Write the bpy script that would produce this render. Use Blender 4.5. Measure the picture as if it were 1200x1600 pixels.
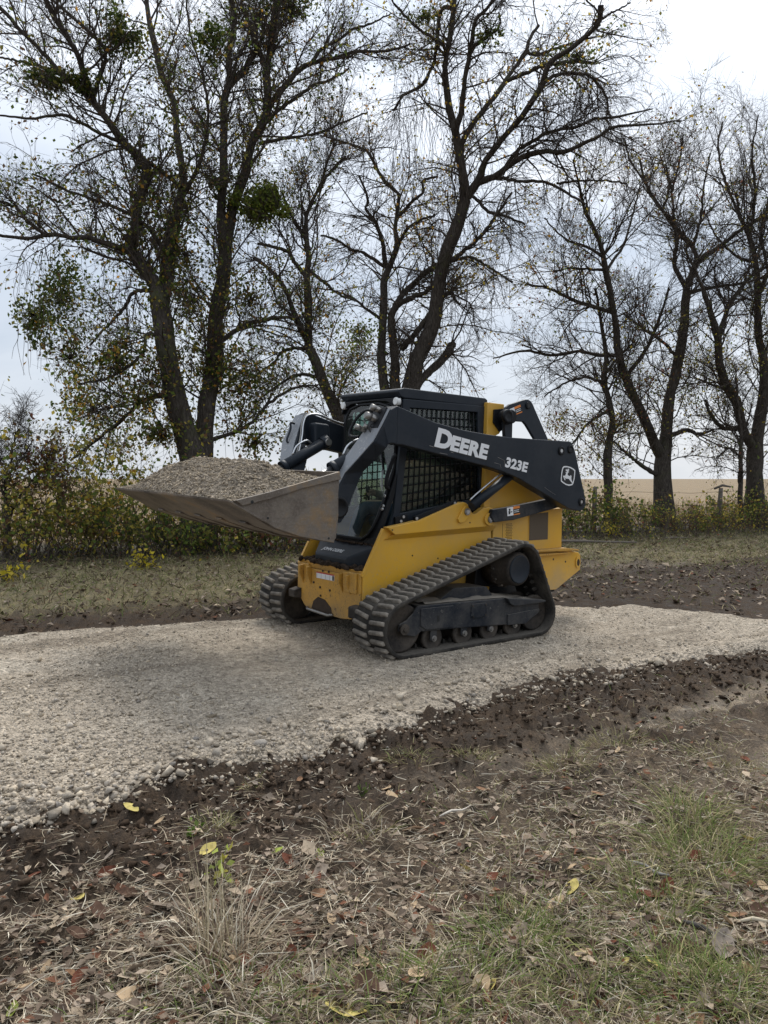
import bpy, math, random
import numpy as np

# ------------------------------------------------------------------ scene, camera, light
sc = bpy.context.scene
for o in list(bpy.data.objects):
    bpy.data.objects.remove(o)
COL = sc.collection
R = math.radians

CAM_H = 1.345
PITCH = math.atan(52.0 / 1200.0)
cam_d = bpy.data.cameras.new('camera')
cam = bpy.data.objects.new('camera', cam_d)
COL.objects.link(cam)
cam.location = (0, 0, CAM_H)
cam.rotation_euler = (R(90) - PITCH, 0, 0)
cam_d.sensor_fit = 'VERTICAL'
cam_d.sensor_height = 36.0
cam_d.lens = 27.0
cam_d.clip_start = 0.05
cam_d.clip_end = 6000
sc.camera = cam

SUN_EL, SUN_AZ = 52.0, 10.0          # degrees; azimuth clockwise from +Y (straight ahead)
SUN_DIR = (math.sin(R(SUN_AZ)) * math.cos(R(SUN_EL)), math.cos(R(SUN_AZ)) * math.cos(R(SUN_EL)), math.sin(R(SUN_EL)))

world = bpy.data.worlds.new('World')
sc.world = world
world.use_nodes = True
wn = world.node_tree
wn.nodes.clear()
def wnode(t, **kw):
    n = wn.nodes.new(t)
    for k, v in kw.items():
        setattr(n, k, v)
    return n
w_out = wnode('ShaderNodeOutputWorld')
w_bg = wnode('ShaderNodeBackground')
w_bg.inputs['Strength'].default_value = 0.10
w_sky = wnode('ShaderNodeTexSky', sky_type='NISHITA')
w_sky.sun_disc = False
w_sky.sun_elevation = R(SUN_EL)
w_sky.sun_rotation = R(SUN_AZ)
w_sky.air_density = 1.0
w_sky.dust_density = 2.0
w_tc = wnode('ShaderNodeTexCoord')
w_map = wnode('ShaderNodeMapping')
w_map.inputs['Scale'].default_value = (1.0, 1.0, 2.4)
w_map.inputs['Location'].default_value = (0.63, 0.21, 0.37)
wn.links.new(w_tc.outputs['Generated'], w_map.inputs['Vector'])
w_n1 = wnode('ShaderNodeTexNoise')
w_n1.inputs['Scale'].default_value = 3.1
w_n1.inputs['Detail'].default_value = 7.0
w_n1.inputs['Roughness'].default_value = 0.5
w_n1.inputs['Distortion'].default_value = 0.25
wn.links.new(w_map.outputs['Vector'], w_n1.inputs['Vector'])
w_r1 = wnode('ShaderNodeValToRGB')
e = w_r1.color_ramp.elements
e[0].position, e[0].color = 0.36, (2.6, 2.95, 3.45, 1)
e[1].position, e[1].color = 0.66, (4.0, 4.2, 4.5, 1)
wn.links.new(w_n1.outputs['Fac'], w_r1.inputs['Fac'])
# thin cloud around the veiled sun is brighter
w_dot = wnode('ShaderNodeVectorMath', operation='DOT_PRODUCT')
w_dot.inputs[1].default_value = SUN_DIR
wn.links.new(w_tc.outputs['Generated'], w_dot.inputs[0])
w_glow = wnode('ShaderNodeMapRange', interpolation_type='SMOOTHSTEP')
w_glow.inputs['From Min'].default_value = 0.66
w_glow.inputs['From Max'].default_value = 1.0
w_glow.inputs['To Min'].default_value = 1.0
w_glow.inputs['To Max'].default_value = 1.18
wn.links.new(w_dot.outputs['Value'], w_glow.inputs['Value'])
w_mul = wnode('ShaderNodeVectorMath', operation='SCALE')
wn.links.new(w_r1.outputs['Color'], w_mul.inputs[0])
wn.links.new(w_glow.outputs['Result'], w_mul.inputs['Scale'])
# an overcast sky is about three times brighter overhead than at the horizon
w_sep = wnode('ShaderNodeSeparateXYZ')
wn.links.new(w_tc.outputs['Generated'], w_sep.inputs[0])
w_cie = wnode('ShaderNodeMapRange')
w_cie.inputs['From Min'].default_value = 0.0
w_cie.inputs['From Max'].default_value = 1.0
w_cie.inputs['To Min'].default_value = 0.90
w_cie.inputs['To Max'].default_value = 1.50
wn.links.new(w_sep.outputs['Z'], w_cie.inputs['Value'])
w_mul2 = wnode('ShaderNodeVectorMath', operation='SCALE')
wn.links.new(w_mul.outputs['Vector'], w_mul2.inputs[0])
wn.links.new(w_cie.outputs['Result'], w_mul2.inputs['Scale'])
w_mix = wnode('ShaderNodeMixRGB')
w_mix.inputs['Fac'].default_value = 0.93          # overcast: the clear sky hardly shows through
wn.links.new(w_sky.outputs['Color'], w_mix.inputs['Color1'])
wn.links.new(w_mul2.outputs['Vector'], w_mix.inputs['Color2'])
wn.links.new(w_mix.outputs['Color'], w_bg.inputs['Color'])
wn.links.new(w_bg.outputs['Background'], w_out.inputs['Surface'])

sun_d = bpy.data.lights.new('sun', 'SUN')
sun_d.energy = 1.5
sun_d.angle = R(25)
sun_d.color = (1.0, 0.965, 0.91)
sun = bpy.data.objects.new('sun', sun_d)
COL.objects.link(sun)
sun.rotation_euler = (R(90 - SUN_EL), 0, R(180 - SUN_AZ))
sun.location = (0, 0, 30)

sc.view_settings.view_transform = 'Standard'
sc.view_settings.look = 'None'
sc.view_settings.exposure = 1.14
sc.view_settings.gamma = 1.0
sc.view_settings.use_curve_mapping = False
sc.cycles.max_bounces = 8
sc.cycles.transparent_max_bounces = 12
sc.cycles.use_denoising = True

# ------------------------------------------------------------------ helpers
def tag(o, label=None, cat=None, group=None, kind=None):
    if label: o['label'] = label
    if cat: o['category'] = cat
    if group: o['group'] = group
    if kind: o['kind'] = kind
    return o

def empty(name, loc=(0, 0, 0), parent=None):
    o = bpy.data.objects.new(name, None)
    o.empty_display_size = 0.1
    COL.objects.link(o)
    o.location = loc
    if parent: o.parent = parent
    return o

def big_mesh(name, V, quads=None, tris=None, col=None, smooth=False):
    """mesh from numpy arrays; quads (n,4), tris (n,3), col (nverts,3)"""
    me = bpy.data.meshes.new(name)
    V = np.asarray(V, dtype=np.float32)
    nq = 0 if quads is None else len(quads)
    nt = 0 if tris is None else len(tris)
    loops = []
    starts = []
    if nq:
        loops.append(np.asarray(quads, dtype=np.int32).ravel())
        starts.append(np.arange(nq, dtype=np.int32) * 4)
    if nt:
        loops.append(np.asarray(tris, dtype=np.int32).ravel())
        starts.append(nq * 4 + np.arange(nt, dtype=np.int32) * 3)
    loops = np.concatenate(loops)
    starts = np.concatenate(starts)
    me.vertices.add(len(V)); me.vertices.foreach_set('co', V.ravel())
    me.loops.add(len(loops)); me.loops.foreach_set('vertex_index', loops)
    me.polygons.add(len(starts)); me.polygons.foreach_set('loop_start', starts)
    if smooth:
        me.polygons.foreach_set('use_smooth', np.ones(len(starts), dtype=bool))
    me.update(calc_edges=True)
    if col is not None:
        a = me.attributes.new('Col', 'FLOAT_COLOR', 'POINT')
        c4 = np.ones((len(V), 4), dtype=np.float32)
        c4[:, :3] = col
        a.data.foreach_set('color', c4.ravel())
    return me

def obj(name, me, mat=None, parent=None, bevel=0.0, seg=2, smooth=False):
    if mat is not None and not me.materials:
        me.materials.append(mat)
    o = bpy.data.objects.new(name, me)
    COL.objects.link(o)
    if parent: o.parent = parent
    if bevel:
        m = o.modifiers.new('bevel', 'BEVEL')
        m.width = bevel; m.segments = seg; m.limit_method = 'ANGLE'; m.angle_limit = R(28)
        m.use_clamp_overlap = True
    return o

class MB:
    """collects simple solids into one mesh"""
    def __init__(s): s.V = []; s.F = []; s.S = []
    def add(s, V, F, smooth=False):
        b = len(s.V)
        s.V += [tuple(v) for v in V]
        s.F += [tuple(b + i for i in f) for f in F]
        s.S += [smooth] * len(F)
        return s
    def box(s, x0, x1, y0, y1, z0, z1):
        V = [(x0,y0,z0),(x1,y0,z0),(x1,y1,z0),(x0,y1,z0),(x0,y0,z1),(x1,y0,z1),(x1,y1,z1),(x0,y1,z1)]
        return s.add(V, [(0,3,2,1),(4,5,6,7),(0,1,5,4),(1,2,6,5),(2,3,7,6),(3,0,4,7)])
    def prism(s, prof, y0, y1):
        """profile of (x, z) points swept from y0 to y1"""
        n = len(prof)
        a = sum(prof[i][0]*prof[(i+1)%n][1] - prof[(i+1)%n][0]*prof[i][1] for i in range(n))
        if a < 0: prof = prof[::-1]
        V = [(p[0], y0, p[1]) for p in prof] + [(p[0], y1, p[1]) for p in prof]
        F = [tuple(range(n)), tuple(range(2*n-1, n-1, -1))]
        F += [((i+1)%n, i, n+i, n+(i+1)%n) for i in range(n)]
        return s.add(V, F)
    def prism_x(s, prof, x0, x1):
        """profile of (y, z) points swept from x0 to x1"""
        n = len(prof)
        a = sum(prof[i][0]*prof[(i+1)%n][1] - prof[(i+1)%n][0]*prof[i][1] for i in range(n))
        if a > 0: prof = prof[::-1]
        V = [(x0, p[0], p[1]) for p in prof] + [(x1, p[0], p[1]) for p in prof]
        F = [tuple(range(n)), tuple(range(2*n-1, n-1, -1))]
        F += [((i+1)%n, i, n+i, n+(i+1)%n) for i in range(n)]
        return s.add(V, F)
    def hexa(s, P):
        """eight corners: 0-3 one face, 4-7 the opposite one"""
        return s.add(P, [(0,3,2,1),(4,5,6,7),(0,1,5,4),(1,2,6,5),(2,3,7,6),(3,0,4,7)])
    def loft(s, rings, closed=True, caps=True, smooth=False):
        n = len(rings[0]); V = [p for r in rings for p in r]; F = []
        for k in range(len(rings)-1):
            for i in range(n if closed else n-1):
                j = (i+1) % n
                F.append((k*n+i, k*n+j, (k+1)*n+j, (k+1)*n+i))
        s.add(V, F, smooth)
        if caps:
            b = len(s.V) - len(V)
            s.F += [tuple(b+i for i in range(n-1,-1,-1)), tuple(b+(len(rings)-1)*n+i for i in range(n))]
            s.S += [False, False]
        return s
    def cyl(s, p0, p1, r0, r1=None, n=20, caps=True, smooth=True):
        r1 = r0 if r1 is None else r1
        p0 = np.array(p0, float); p1 = np.array(p1, float)
        t = p1 - p0; t /= np.linalg.norm(t)
        u = np.cross(t, (0,0,1.0) if abs(t[2]) < .9 else (1.0,0,0)); u /= np.linalg.norm(u)
        v = np.cross(t, u)
        rings = [[tuple(p + r*(math.cos(a)*u + math.sin(a)*v)) for a in [2*math.pi*i/n for i in range(n)]] for p, r in ((p0,r0),(p1,r1))]
        return s.loft(rings, True, caps, smooth)
    def lathe_y(s, cx, cz, prof, n=32, smooth=True):
        """profile of (y, radius) spun about the line x=cx, z=cz"""
        rings = [[(cx + r*math.cos(2*math.pi*i/n), y, cz + r*math.sin(2*math.pi*i/n)) for i in range(n)] for y, r in prof]
        return s.loft(rings, True, True, smooth)
    def tube(s, pts, r, n=8, smooth=True):
        pts = [np.array(p, float) for p in pts]; rings = []
        ref = np.array((0.31, 0.77, 0.55))
        for i, p in enumerate(pts):
            t = pts[min(i+1, len(pts)-1)] - pts[max(i-1, 0)]; t /= np.linalg.norm(t)
            u = np.cross(t, ref); u /= np.linalg.norm(u); v = np.cross(t, u)
            rr = r if np.isscalar(r) else r[i]
            rings.append([tuple(p + rr*(math.cos(2*math.pi*k/n)*u + math.sin(2*math.pi*k/n)*v)) for k in range(n)])
        return s.loft(rings, True, True, smooth)
    def mesh(s, name):
        me = bpy.data.meshes.new(name)
        me.from_pydata(s.V, [], s.F)
        me.polygons.foreach_set('use_smooth', np.array(s.S, dtype=bool))
        me.update()
        return me
    def build(s, name, mat, parent=None, bevel=0.0, seg=2):
        import bmesh
        me = s.mesh(name)
        bm = bmesh.new(); bm.from_mesh(me)
        bmesh.ops.recalc_face_normals(bm, faces=bm.faces)
        bm.to_mesh(me); bm.free()
        return obj(name, me, mat, parent, bevel, seg)

def smooth_path(pts, n):
    """Catmull-Rom resampling to n points (any dimension)"""
    P = np.asarray(pts, float)
    if len(P) == 2:
        return P[0] + (P[1]-P[0]) * np.linspace(0, 1, n)[:, None]
    E_ = np.vstack([2*P[0]-P[1], P, 2*P[-1]-P[-2]])
    out = []
    m = len(P) - 1
    for s_ in np.linspace(0, m - 1e-6, n):
        i = int(s_); t = s_ - i
        a, b, c, d = E_[i:i+4]
        out.append(0.5*((2*b) + (-a+c)*t + (2*a-5*b+4*c-d)*t*t + (-a+3*b-3*c+d)*t**3))
    return np.array(out)

# value noise on the plane, vectorised
_rng0 = np.random.default_rng(11)
_LAT = _rng0.random((256, 256)).astype(np.float32)
def vnoise(x, y):
    xi = np.floor(x).astype(int); yi = np.floor(y).astype(int)
    fx = x - xi; fy = y - yi
    fx = fx*fx*(3-2*fx); fy = fy*fy*(3-2*fy)
    a = _LAT[xi & 255, yi & 255]; b = _LAT[(xi+1) & 255, yi & 255]
    c = _LAT[xi & 255, (yi+1) & 255]; d = _LAT[(xi+1) & 255, (yi+1) & 255]
    return (a*(1-fx)+b*fx)*(1-fy) + (c*(1-fx)+d*fx)*fy
def fbm(x, y, f=1.0, o=4, g=0.5):
    s = 0; a = 1.0; t = 0
    for k in range(o):
        s = s + a*(vnoise(x*f + 17.3*k, y*f + 5.7*k) - 0.5); t += a; a *= g; f *= 2.03
    return s / t * 2
def sstep(a, b, x):
    t = np.clip((x-a)/(b-a), 0, 1); return t*t*(3-2*t)

# ------------------------------------------------------------------ materials
def new_mat(name):
    m = bpy.data.materials.new(name); m.use_nodes = True
    nt = m.node_tree; b = nt.nodes['Principled BSDF']
    return m, nt, b
def nd(nt, t, **kw):
    n = nt.nodes.new(t)
    for k, v in kw.items(): setattr(n, k, v)
    return n
def noise(nt, scale, detail=5, rough=0.55, vec=None, dist=0.0):
    n = nd(nt, 'ShaderNodeTexNoise')
    n.inputs['Scale'].default_value = scale; n.inputs['Detail'].default_value = detail
    n.inputs['Roughness'].default_value = rough; n.inputs['Distortion'].default_value = dist
    if vec is not None: nt.links.new(vec, n.inputs['Vector'])
    return n
def ramp(nt, fac, stops):
    r = nd(nt, 'ShaderNodeValToRGB')
    el = r.color_ramp.elements
    while len(el) < len(stops): el.new(0.5)
    for q, (p, c) in zip(el, stops):
        q.position = p; q.color = (*c, 1) if len(c) == 3 else c
    nt.links.new(fac, r.inputs['Fac'])
    return r.outputs['Color']
def mix(nt, fac, a, b, mode='MIX'):
    n = nd(nt, 'ShaderNodeMixRGB', blend_type=mode)
    for k, v in (('Fac', fac), ('Color1', a), ('Color2', b)):
        if isinstance(v, (int, float)): n.inputs[k].default_value = v
        elif isinstance(v, tuple): n.inputs[k].default_value = (*v, 1)
        else: nt.links.new(v, n.inputs[k])
    return n.outputs['Color']
def bump(nt, h, strength, dist, prev=None):
    n = nd(nt, 'ShaderNodeBump')
    n.inputs['Strength'].default_value = strength; n.inputs['Distance'].default_value = dist
    nt.links.new(h, n.inputs['Height'])
    if prev is not None: nt.links.new(prev, n.inputs['Normal'])
    return n.outputs['Normal']
def objcoord(nt): return nd(nt, 'ShaderNodeTexCoord').outputs['Object']
def upness(nt, lo, hi):
    g = nd(nt, 'ShaderNodeNewGeometry')
    x = nd(nt, 'ShaderNodeSeparateXYZ'); nt.links.new(g.outputs['Normal'], x.inputs[0])
    m = nd(nt, 'ShaderNodeMapRange'); m.inputs['From Min'].default_value = lo; m.inputs['From Max'].default_value = hi
    nt.links.new(x.outputs['Z'], m.inputs['Value'])
    return m.outputs['Result']
def math_(nt, op, a, b=0.0):
    n = nd(nt, 'ShaderNodeMath', operation=op)
    for i, v in enumerate((a, b)):
        if isinstance(v, (int, float)): n.inputs[i].default_value = v
        else: nt.links.new(v, n.inputs[i])
    return n.outputs[0]

def paint(name, base, rough=0.4, dust=(0.30, 0.27, 0.23), dust_amt=0.35, top_dust=0.5, chips=0.0, chip_col=(0.25,0.24,0.23), spec=0.5, low_mud=0.0):
    m, nt, b = new_mat(name)
    v = objcoord(nt)
    n1 = noise(nt, 3.2, 8, 0.62, v); n2 = noise(nt, 38, 6, 0.7, v); n3 = noise(nt, 1.1, 3, 0.5, v)
    c = mix(nt, ramp(nt, n3.outputs['Fac'], [(0.3, (0,0,0)), (0.7, (1,1,1))]), tuple(k*0.9 for k in base), tuple(min(1, k*1.07) for k in base))
    d = ramp(nt, math_(nt, 'ADD', math_(nt, 'MULTIPLY', n1.outputs['Fac'], 0.7), math_(nt, 'MULTIPLY', n2.outputs['Fac'], 0.3)), [(0.42, (0,0,0)), (0.68, (dust_amt,)*3)])
    if top_dust:
        t = math_(nt, 'MULTIPLY', upness(nt, 0.3, 1.0), math_(nt, 'MULTIPLY', ramp(nt, n2.outputs['Fac'], [(0.3,(0.4,)*3),(0.65,(1,1,1))]), top_dust))
        d = math_(nt, 'MAXIMUM', d, t)
    if low_mud:
        sx = nd(nt, 'ShaderNodeSeparateXYZ'); nt.links.new(v, sx.inputs[0])
        mr = nd(nt, 'ShaderNodeMapRange'); mr.inputs['From Min'].default_value = 0.75; mr.inputs['From Max'].default_value = 0.2
        nt.links.new(sx.outputs['Z'], mr.inputs['Value'])
        lm = math_(nt, 'MULTIPLY', mr.outputs['Result'], ramp(nt, n1.outputs['Fac'], [(0.36,(0,0,0)),(0.62,(low_mud,)*3)]))
        d = math_(nt, 'MAXIMUM', d, lm)
        n5 = noise(nt, 55, 3, 0.6, v)        # dried splashes, thicker low down
        d = math_(nt, 'MAXIMUM', d, math_(nt, 'MULTIPLY', math_(nt, 'ADD', mr.outputs['Result'], 0.12), ramp(nt, n5.outputs['Fac'], [(0.60,(0,0,0)),(0.66,(0.85,)*3)])))
    c = mix(nt, d, c, dust)
    if chips:
        nc = noise(nt, 24, 4, 0.75, v, 1.5)
        f = ramp(nt, nc.outputs['Fac'], [(0.70-chips*0.1, (0,0,0)), (0.72-chips*0.1, (1,1,1))])
        c = mix(nt, math_(nt, 'MULTIPLY', f, 0.8), c, chip_col)
    nt.links.new(c, b.inputs['Base Color'])
    nt.links.new(math_(nt, 'ADD', math_(nt, 'MULTIPLY', d, 0.45), math_(nt, 'ADD', math_(nt, 'MULTIPLY', n2.outputs['Fac'], 0.12), rough-0.06)), b.inputs['Roughness'])
    b.inputs['Specular IOR Level'].default_value = spec
    nt.links.new(bump(nt, n2.outputs['Fac'], 0.12, 0.002), b.inputs['Normal'])
    return m

def plain(name, c, rough=0.5, metal=0.0, var=0.15, scale=30, bmp=0.1, spec=0.5):
    m, nt, b = new_mat(name)
    v = objcoord(nt); n = noise(nt, scale, 5, 0.6, v)
    nt.links.new(mix(nt, n.outputs['Fac'], tuple(k*(1-var) for k in c), tuple(min(1,k*(1+var)) for k in c)), b.inputs['Base Color'])
    b.inputs['Roughness'].default_value = rough; b.inputs['Metallic'].default_value = metal
    b.inputs['Specular IOR Level'].default_value = spec
    if bmp: nt.links.new(bump(nt, n.outputs['Fac'], bmp, 0.003), b.inputs['Normal'])
    return m

def attr_mat(name, rough=0.7, var=0.25, scale=60, translucent=0.0, spec=0.3, bmp=0.0, bs=200):
    """base colour read from the mesh's own colour attribute"""
    m, nt, b = new_mat(name)
    a = nd(nt, 'ShaderNodeVertexColor'); a.layer_name = 'Col'
    n = noise(nt, scale, 4, 0.6, objcoord(nt))
    k = ramp(nt, n.outputs['Fac'], [(0.25, (1-var,)*3), (0.75, (1+var,)*3)])
    c = mix(nt, 1.0, a.outputs['Color'], k, 'MULTIPLY')
    nt.links.new(c, b.inputs['Base Color'])
    b.inputs['Roughness'].default_value = rough
    b.inputs['Specular IOR Level'].default_value = spec
    if bmp:
        nb = noise(nt, bs, 4, 0.6, objcoord(nt)); nt.links.new(bump(nt, nb.outputs['Fac'], bmp, 0.01), b.inputs['Normal'])
    if translucent:
        tr = nd(nt, 'ShaderNodeBsdfTranslucent'); nt.links.new(c, tr.inputs['Color'])
        mx = nd(nt, 'ShaderNodeMixShader'); mx.inputs['Fac'].default_value = translucent
        out = nt.nodes['Material Output']
        nt.links.new(b.outputs[0], mx.inputs[1]); nt.links.new(tr.outputs[0], mx.inputs[2]); nt.links.new(mx.outputs[0], out.inputs['Surface'])
    return m

M = {}
M['yellow'] = paint('yellow_paint', (0.66, 0.36, 0.03), 0.38, dust=(0.36,0.28,0.17), dust_amt=0.34, top_dust=0.35, chips=0.0, low_mud=0.8)
M['yellow_worn'] = paint('worn_yellow_paint', (0.55, 0.29, 0.035), 0.5, dust=(0.22,0.16,0.09), dust_amt=0.75, top_dust=0.5, chips=0.9, chip_col=(0.06,0.045,0.035), low_mud=0.8)
M['char'] = paint('charcoal_paint', (0.0135, 0.019, 0.027), 0.38, dust=(0.095,0.095,0.095), dust_amt=0.20, top_dust=0.4, spec=0.22)
M['black'] = paint('black_paint', (0.007, 0.008, 0.010), 0.45, dust=(0.08,0.078,0.075), dust_amt=0.10, top_dust=0.3, spec=0.2)
M['char_worn_sheen'] = paint('worn_charcoal_sky_sheen', (0.20, 0.215, 0.235), 0.42, dust=(0.24,0.23,0.22), dust_amt=0.5, top_dust=0.25, chips=0.9, chip_col=(0.45,0.44,0.42), spec=0.4)  # pale base stands in for reflected sky; chips and dust are wear
M['frame_dark'] = paint('dusty_frame_paint', (0.013, 0.017, 0.024), 0.45, dust=(0.17,0.155,0.135), dust_amt=0.42, top_dust=1.0, spec=0.15, chips=0.4, chip_col=(0.2,0.19,0.17))
M['rubber'] = paint('dusty_rubber', (0.022, 0.021, 0.020), 0.8, dust=(0.17,0.15,0.125), dust_amt=0.5, top_dust=0.7, spec=0.1)
M['rubber_lug'] = paint('dusty_rubber_lug', (0.085, 0.077, 0.067), 0.85, dust=(0.31,0.275,0.23), dust_amt=1.0, top_dust=0.9, spec=0.1)
M['roller'] = paint('worn_roller_steel', (0.022, 0.019, 0.017), 0.55, dust=(0.15,0.125,0.10), dust_amt=0.65, top_dust=0.5, spec=0.2)
M['steel'] = plain('bright_steel', (0.55, 0.56, 0.57), 0.32, 0.9, 0.1, 60)
M['dull_steel'] = plain('dull_steel', (0.27, 0.26, 0.245), 0.45, 0.8, 0.35, 80)
M['hose'] = plain('black_hose', (0.018, 0.018, 0.02), 0.5)
M['white'] = plain('white_decal', (0.74, 0.75, 0.76), 0.45, 0, 0.05)
M['black_decal'] = plain('black_decal', (0.008, 0.009, 0.01), 0.5, 0, 0.05)
M['orange'] = plain('orange_decal', (0.72, 0.22, 0.03), 0.5, 0, 0.05)
M['red'] = plain('red_decal', (0.45, 0.03, 0.03), 0.5, 0, 0.05)
M['grille'] = plain('bronze_mesh_grille', (0.10, 0.075, 0.05), 0.7, 0.2, 0.3, 220)
M['mud'] = plain('caked_mud', (0.055, 0.04, 0.03), 0.9, 0, 0.4, 25, 0.6, 0.2)
M['lamp'] = plain('lamp_lens', (0.72, 0.72, 0.70), 0.25, 0, 0.05)
M['seat'] = plain('seat_vinyl', (0.03, 0.03, 0.032), 0.6)

def bucket_mat():
    m, nt, b = new_mat('scraped_bucket_steel')
    v = objcoord(nt)
    mp = nd(nt, 'ShaderNodeMapping'); mp.inputs['Scale'].default_value = (1.2, 14, 9); mp.inputs['Rotation'].default_value = (0, R(-18), R(12)); nt.links.new(v, mp.inputs['Vector'])
    n1 = noise(nt, 2.2, 8, 0.7, v); n2 = noise(nt, 5, 6, 0.65, mp.outputs['Vector']); n3 = noise(nt, 60, 4, 0.7, v)
    c = ramp(nt, n1.outputs['Fac'], [(0.34, (0.045,0.036,0.029)), (0.46, (0.125,0.100,0.078)), (0.55, (0.175,0.148,0.120)), (0.66, (0.26,0.165,0.075))])
    c = mix(nt, ramp(nt, n2.outputs['Fac'], [(0.48,(0,0,0)),(0.72,(0.35,)*3)]), c, (0.055,0.046,0.04))
    c = mix(nt, ramp(nt, n3.outputs['Fac'], [(0.5,(0,0,0)),(0.75,(0.6,)*3)]), c, (0.26,0.235,0.205))
    nt.links.new(c, b.inputs['Base Color'])
    b.inputs['Metallic'].default_value = 0.25; b.inputs['Roughness'].default_value = 0.55
    nt.links.new(bump(nt, n3.outputs['Fac'], 0.25, 0.004), b.inputs['Normal'])
    return m
M['bucket'] = bucket_mat()

def glass_mat(name, tint, refl=0.5):
    m, nt, b = new_mat(name)
    nt.nodes.remove(b)
    t = nd(nt, 'ShaderNodeBsdfTransparent'); t.inputs['Color'].default_value = (*tint, 1)
    g = nd(nt, 'ShaderNodeBsdfGlossy'); g.inputs['Roughness'].default_value = 0.04
    lw = nd(nt, 'ShaderNodeLayerWeight'); lw.inputs['Blend'].default_value = 0.5
    fr = ramp(nt, lw.outputs['Facing'], [(0.0,(0.06,)*3),(0.6,(0.11,)*3),(1.0,(0.8,)*3)])
    n = noise(nt, 5, 6, 0.7, objcoord(nt))
    d = nd(nt, 'ShaderNodeBsdfDiffuse'); d.inputs['Color'].default_value = (0.28, 0.30, 0.27, 1)
    m1 = nd(nt, 'ShaderNodeMixShader'); nt.links.new(fr, m1.inputs[0]); nt.links.new(t.outputs[0], m1.inputs[1]); nt.links.new(g.outputs[0], m1.inputs[2])
    m2 = nd(nt, 'ShaderNodeMixShader'); nt.links.new(ramp(nt, n.outputs['Fac'], [(0.4,(0.02,)*3),(0.75,(0.14,)*3)]), m2.inputs[0]); nt.links.new(m1.outputs[0], m2.inputs[1]); nt.links.new(d.outputs[0], m2.inputs[2])
    nt.links.new(m2.outputs[0], nt.nodes['Material Output'].inputs['Surface'])
    return m
M['glass'] = glass_mat('tinted_cab_glass', (0.58, 0.68, 0.64))

def bark_mat():
    m, nt, b = new_mat('grey_brown_bark')
    v = objcoord(nt)
    mp = nd(nt, 'ShaderNodeMapping'); mp.inputs['Scale'].default_value = (5, 5, 1.1); nt.links.new(v, mp.inputs['Vector'])
    n1 = noise(nt, 7, 7, 0.7, mp.outputs['Vector']); n2 = noise(nt, 1.6, 4, 0.6, v)
    c = ramp(nt, n1.outputs['Fac'], [(0.3, (0.022,0.018,0.015)), (0.5, (0.056,0.047,0.039)), (0.72, (0.12,0.105,0.09))])
    c = mix(nt, ramp(nt, n2.outputs['Fac'], [(0.55,(0,0,0)),(0.72,(0.55,)*3)]), c, (0.075,0.085,0.035))
    nt.links.new(c, b.inputs['Base Color'])
    b.inputs['Roughness'].default_value = 0.9; b.inputs['Specular IOR Level'].default_value = 0.15
    nt.links.new(bump(nt, n1.outputs['Fac'], 0.8, 0.03), b.inputs['Normal'])
    return m
M['bark'] = bark_mat()
M['twig'] = plain('twig_bark', (0.072, 0.060, 0.050), 0.9, 0, 0.35, 6, 0, 0.1)
M['vine'] = plain('dry_vine', (0.085, 0.068, 0.055), 0.9, 0, 0.35, 6, 0, 0.1)
M['leaf'] = attr_mat('tree_leaf', 0.6, 0.2, 30, 0.5, 0.15)
M['grass'] = attr_mat('grass_blade', 0.75, 0.15, 40, 0.25, 0.1)
M['litter'] = attr_mat('dead_leaf', 0.8, 0.25, 90, 0.1, 0.1)
M['stone'] = attr_mat('pale_limestone', 0.9, 0.28, 45, 0, 0.08, 0.5, 160)
M['wood'] = plain('weathered_wood', (0.15, 0.13, 0.11), 0.9, 0, 0.35, 25, 0.4, 0.1)
M['wire'] = plain('rusty_wire', (0.10, 0.07, 0.05), 0.7, 0.5)

# ------------------------------------------------------------------ ground and gravel road
rng = np.random.default_rng(5)
NEAR = np.array([(-9.0,-2.6),(-4.0,1.1),(-1.52,2.99),(-1.32,3.12),(-1.12,3.3),(-0.89,3.5),(-0.62,3.68),(-0.33,3.88),(0,4.21),(0.38,4.53),(0.83,4.92),(1.32,5.24),(1.85,5.51),(2.48,5.91),(3.15,6.25),(3.75,6.55),(4.5,6.95),(5.3,7.4)])
FAR = np.array([(-9.0,3.3),(-3.21,6.37),(-2.3,6.86),(-1.22,7.24),(0.4,7.75),(2.07,8.2),(2.7,8.28),(3.2,8.0),(3.73,7.5),(4.3,7.35),(4.9,7.45),(5.3,7.4)])
GRASS = np.array([(-12.0,6.6),(-4.31,7.7),(-2.79,7.9),(-1.58,8.4),(0.6,10.3),(2.97,11.8),(4.28,12.4),(5.94,12.3),(12.0,13.5)])
def along_s(x, y):                       # metres across the road, and along it
    return x*(-0.607) + (y-5.55)*0.794, x*0.794 + (y-5.55)*0.607
def y_near(x): return np.interp(x, NEAR[:,0], NEAR[:,1]) + fbm(x, x*0+3.1, 2.2, 3)*0.055 + fbm(x, x*0+9.1, 9, 2)*0.03
def y_far(x): return np.interp(x, FAR[:,0], FAR[:,1]) + fbm(x, x*0+1.7, 2.0, 3)*0.12
def inside(x, y):                        # signed distance-like, positive on the gravel
    a = (y - y_near(x))*0.79; b = (y_far(x) - y)*0.85
    d = np.minimum(a, b)
    return np.where(x > 5.28, -1.0, d)
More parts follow.
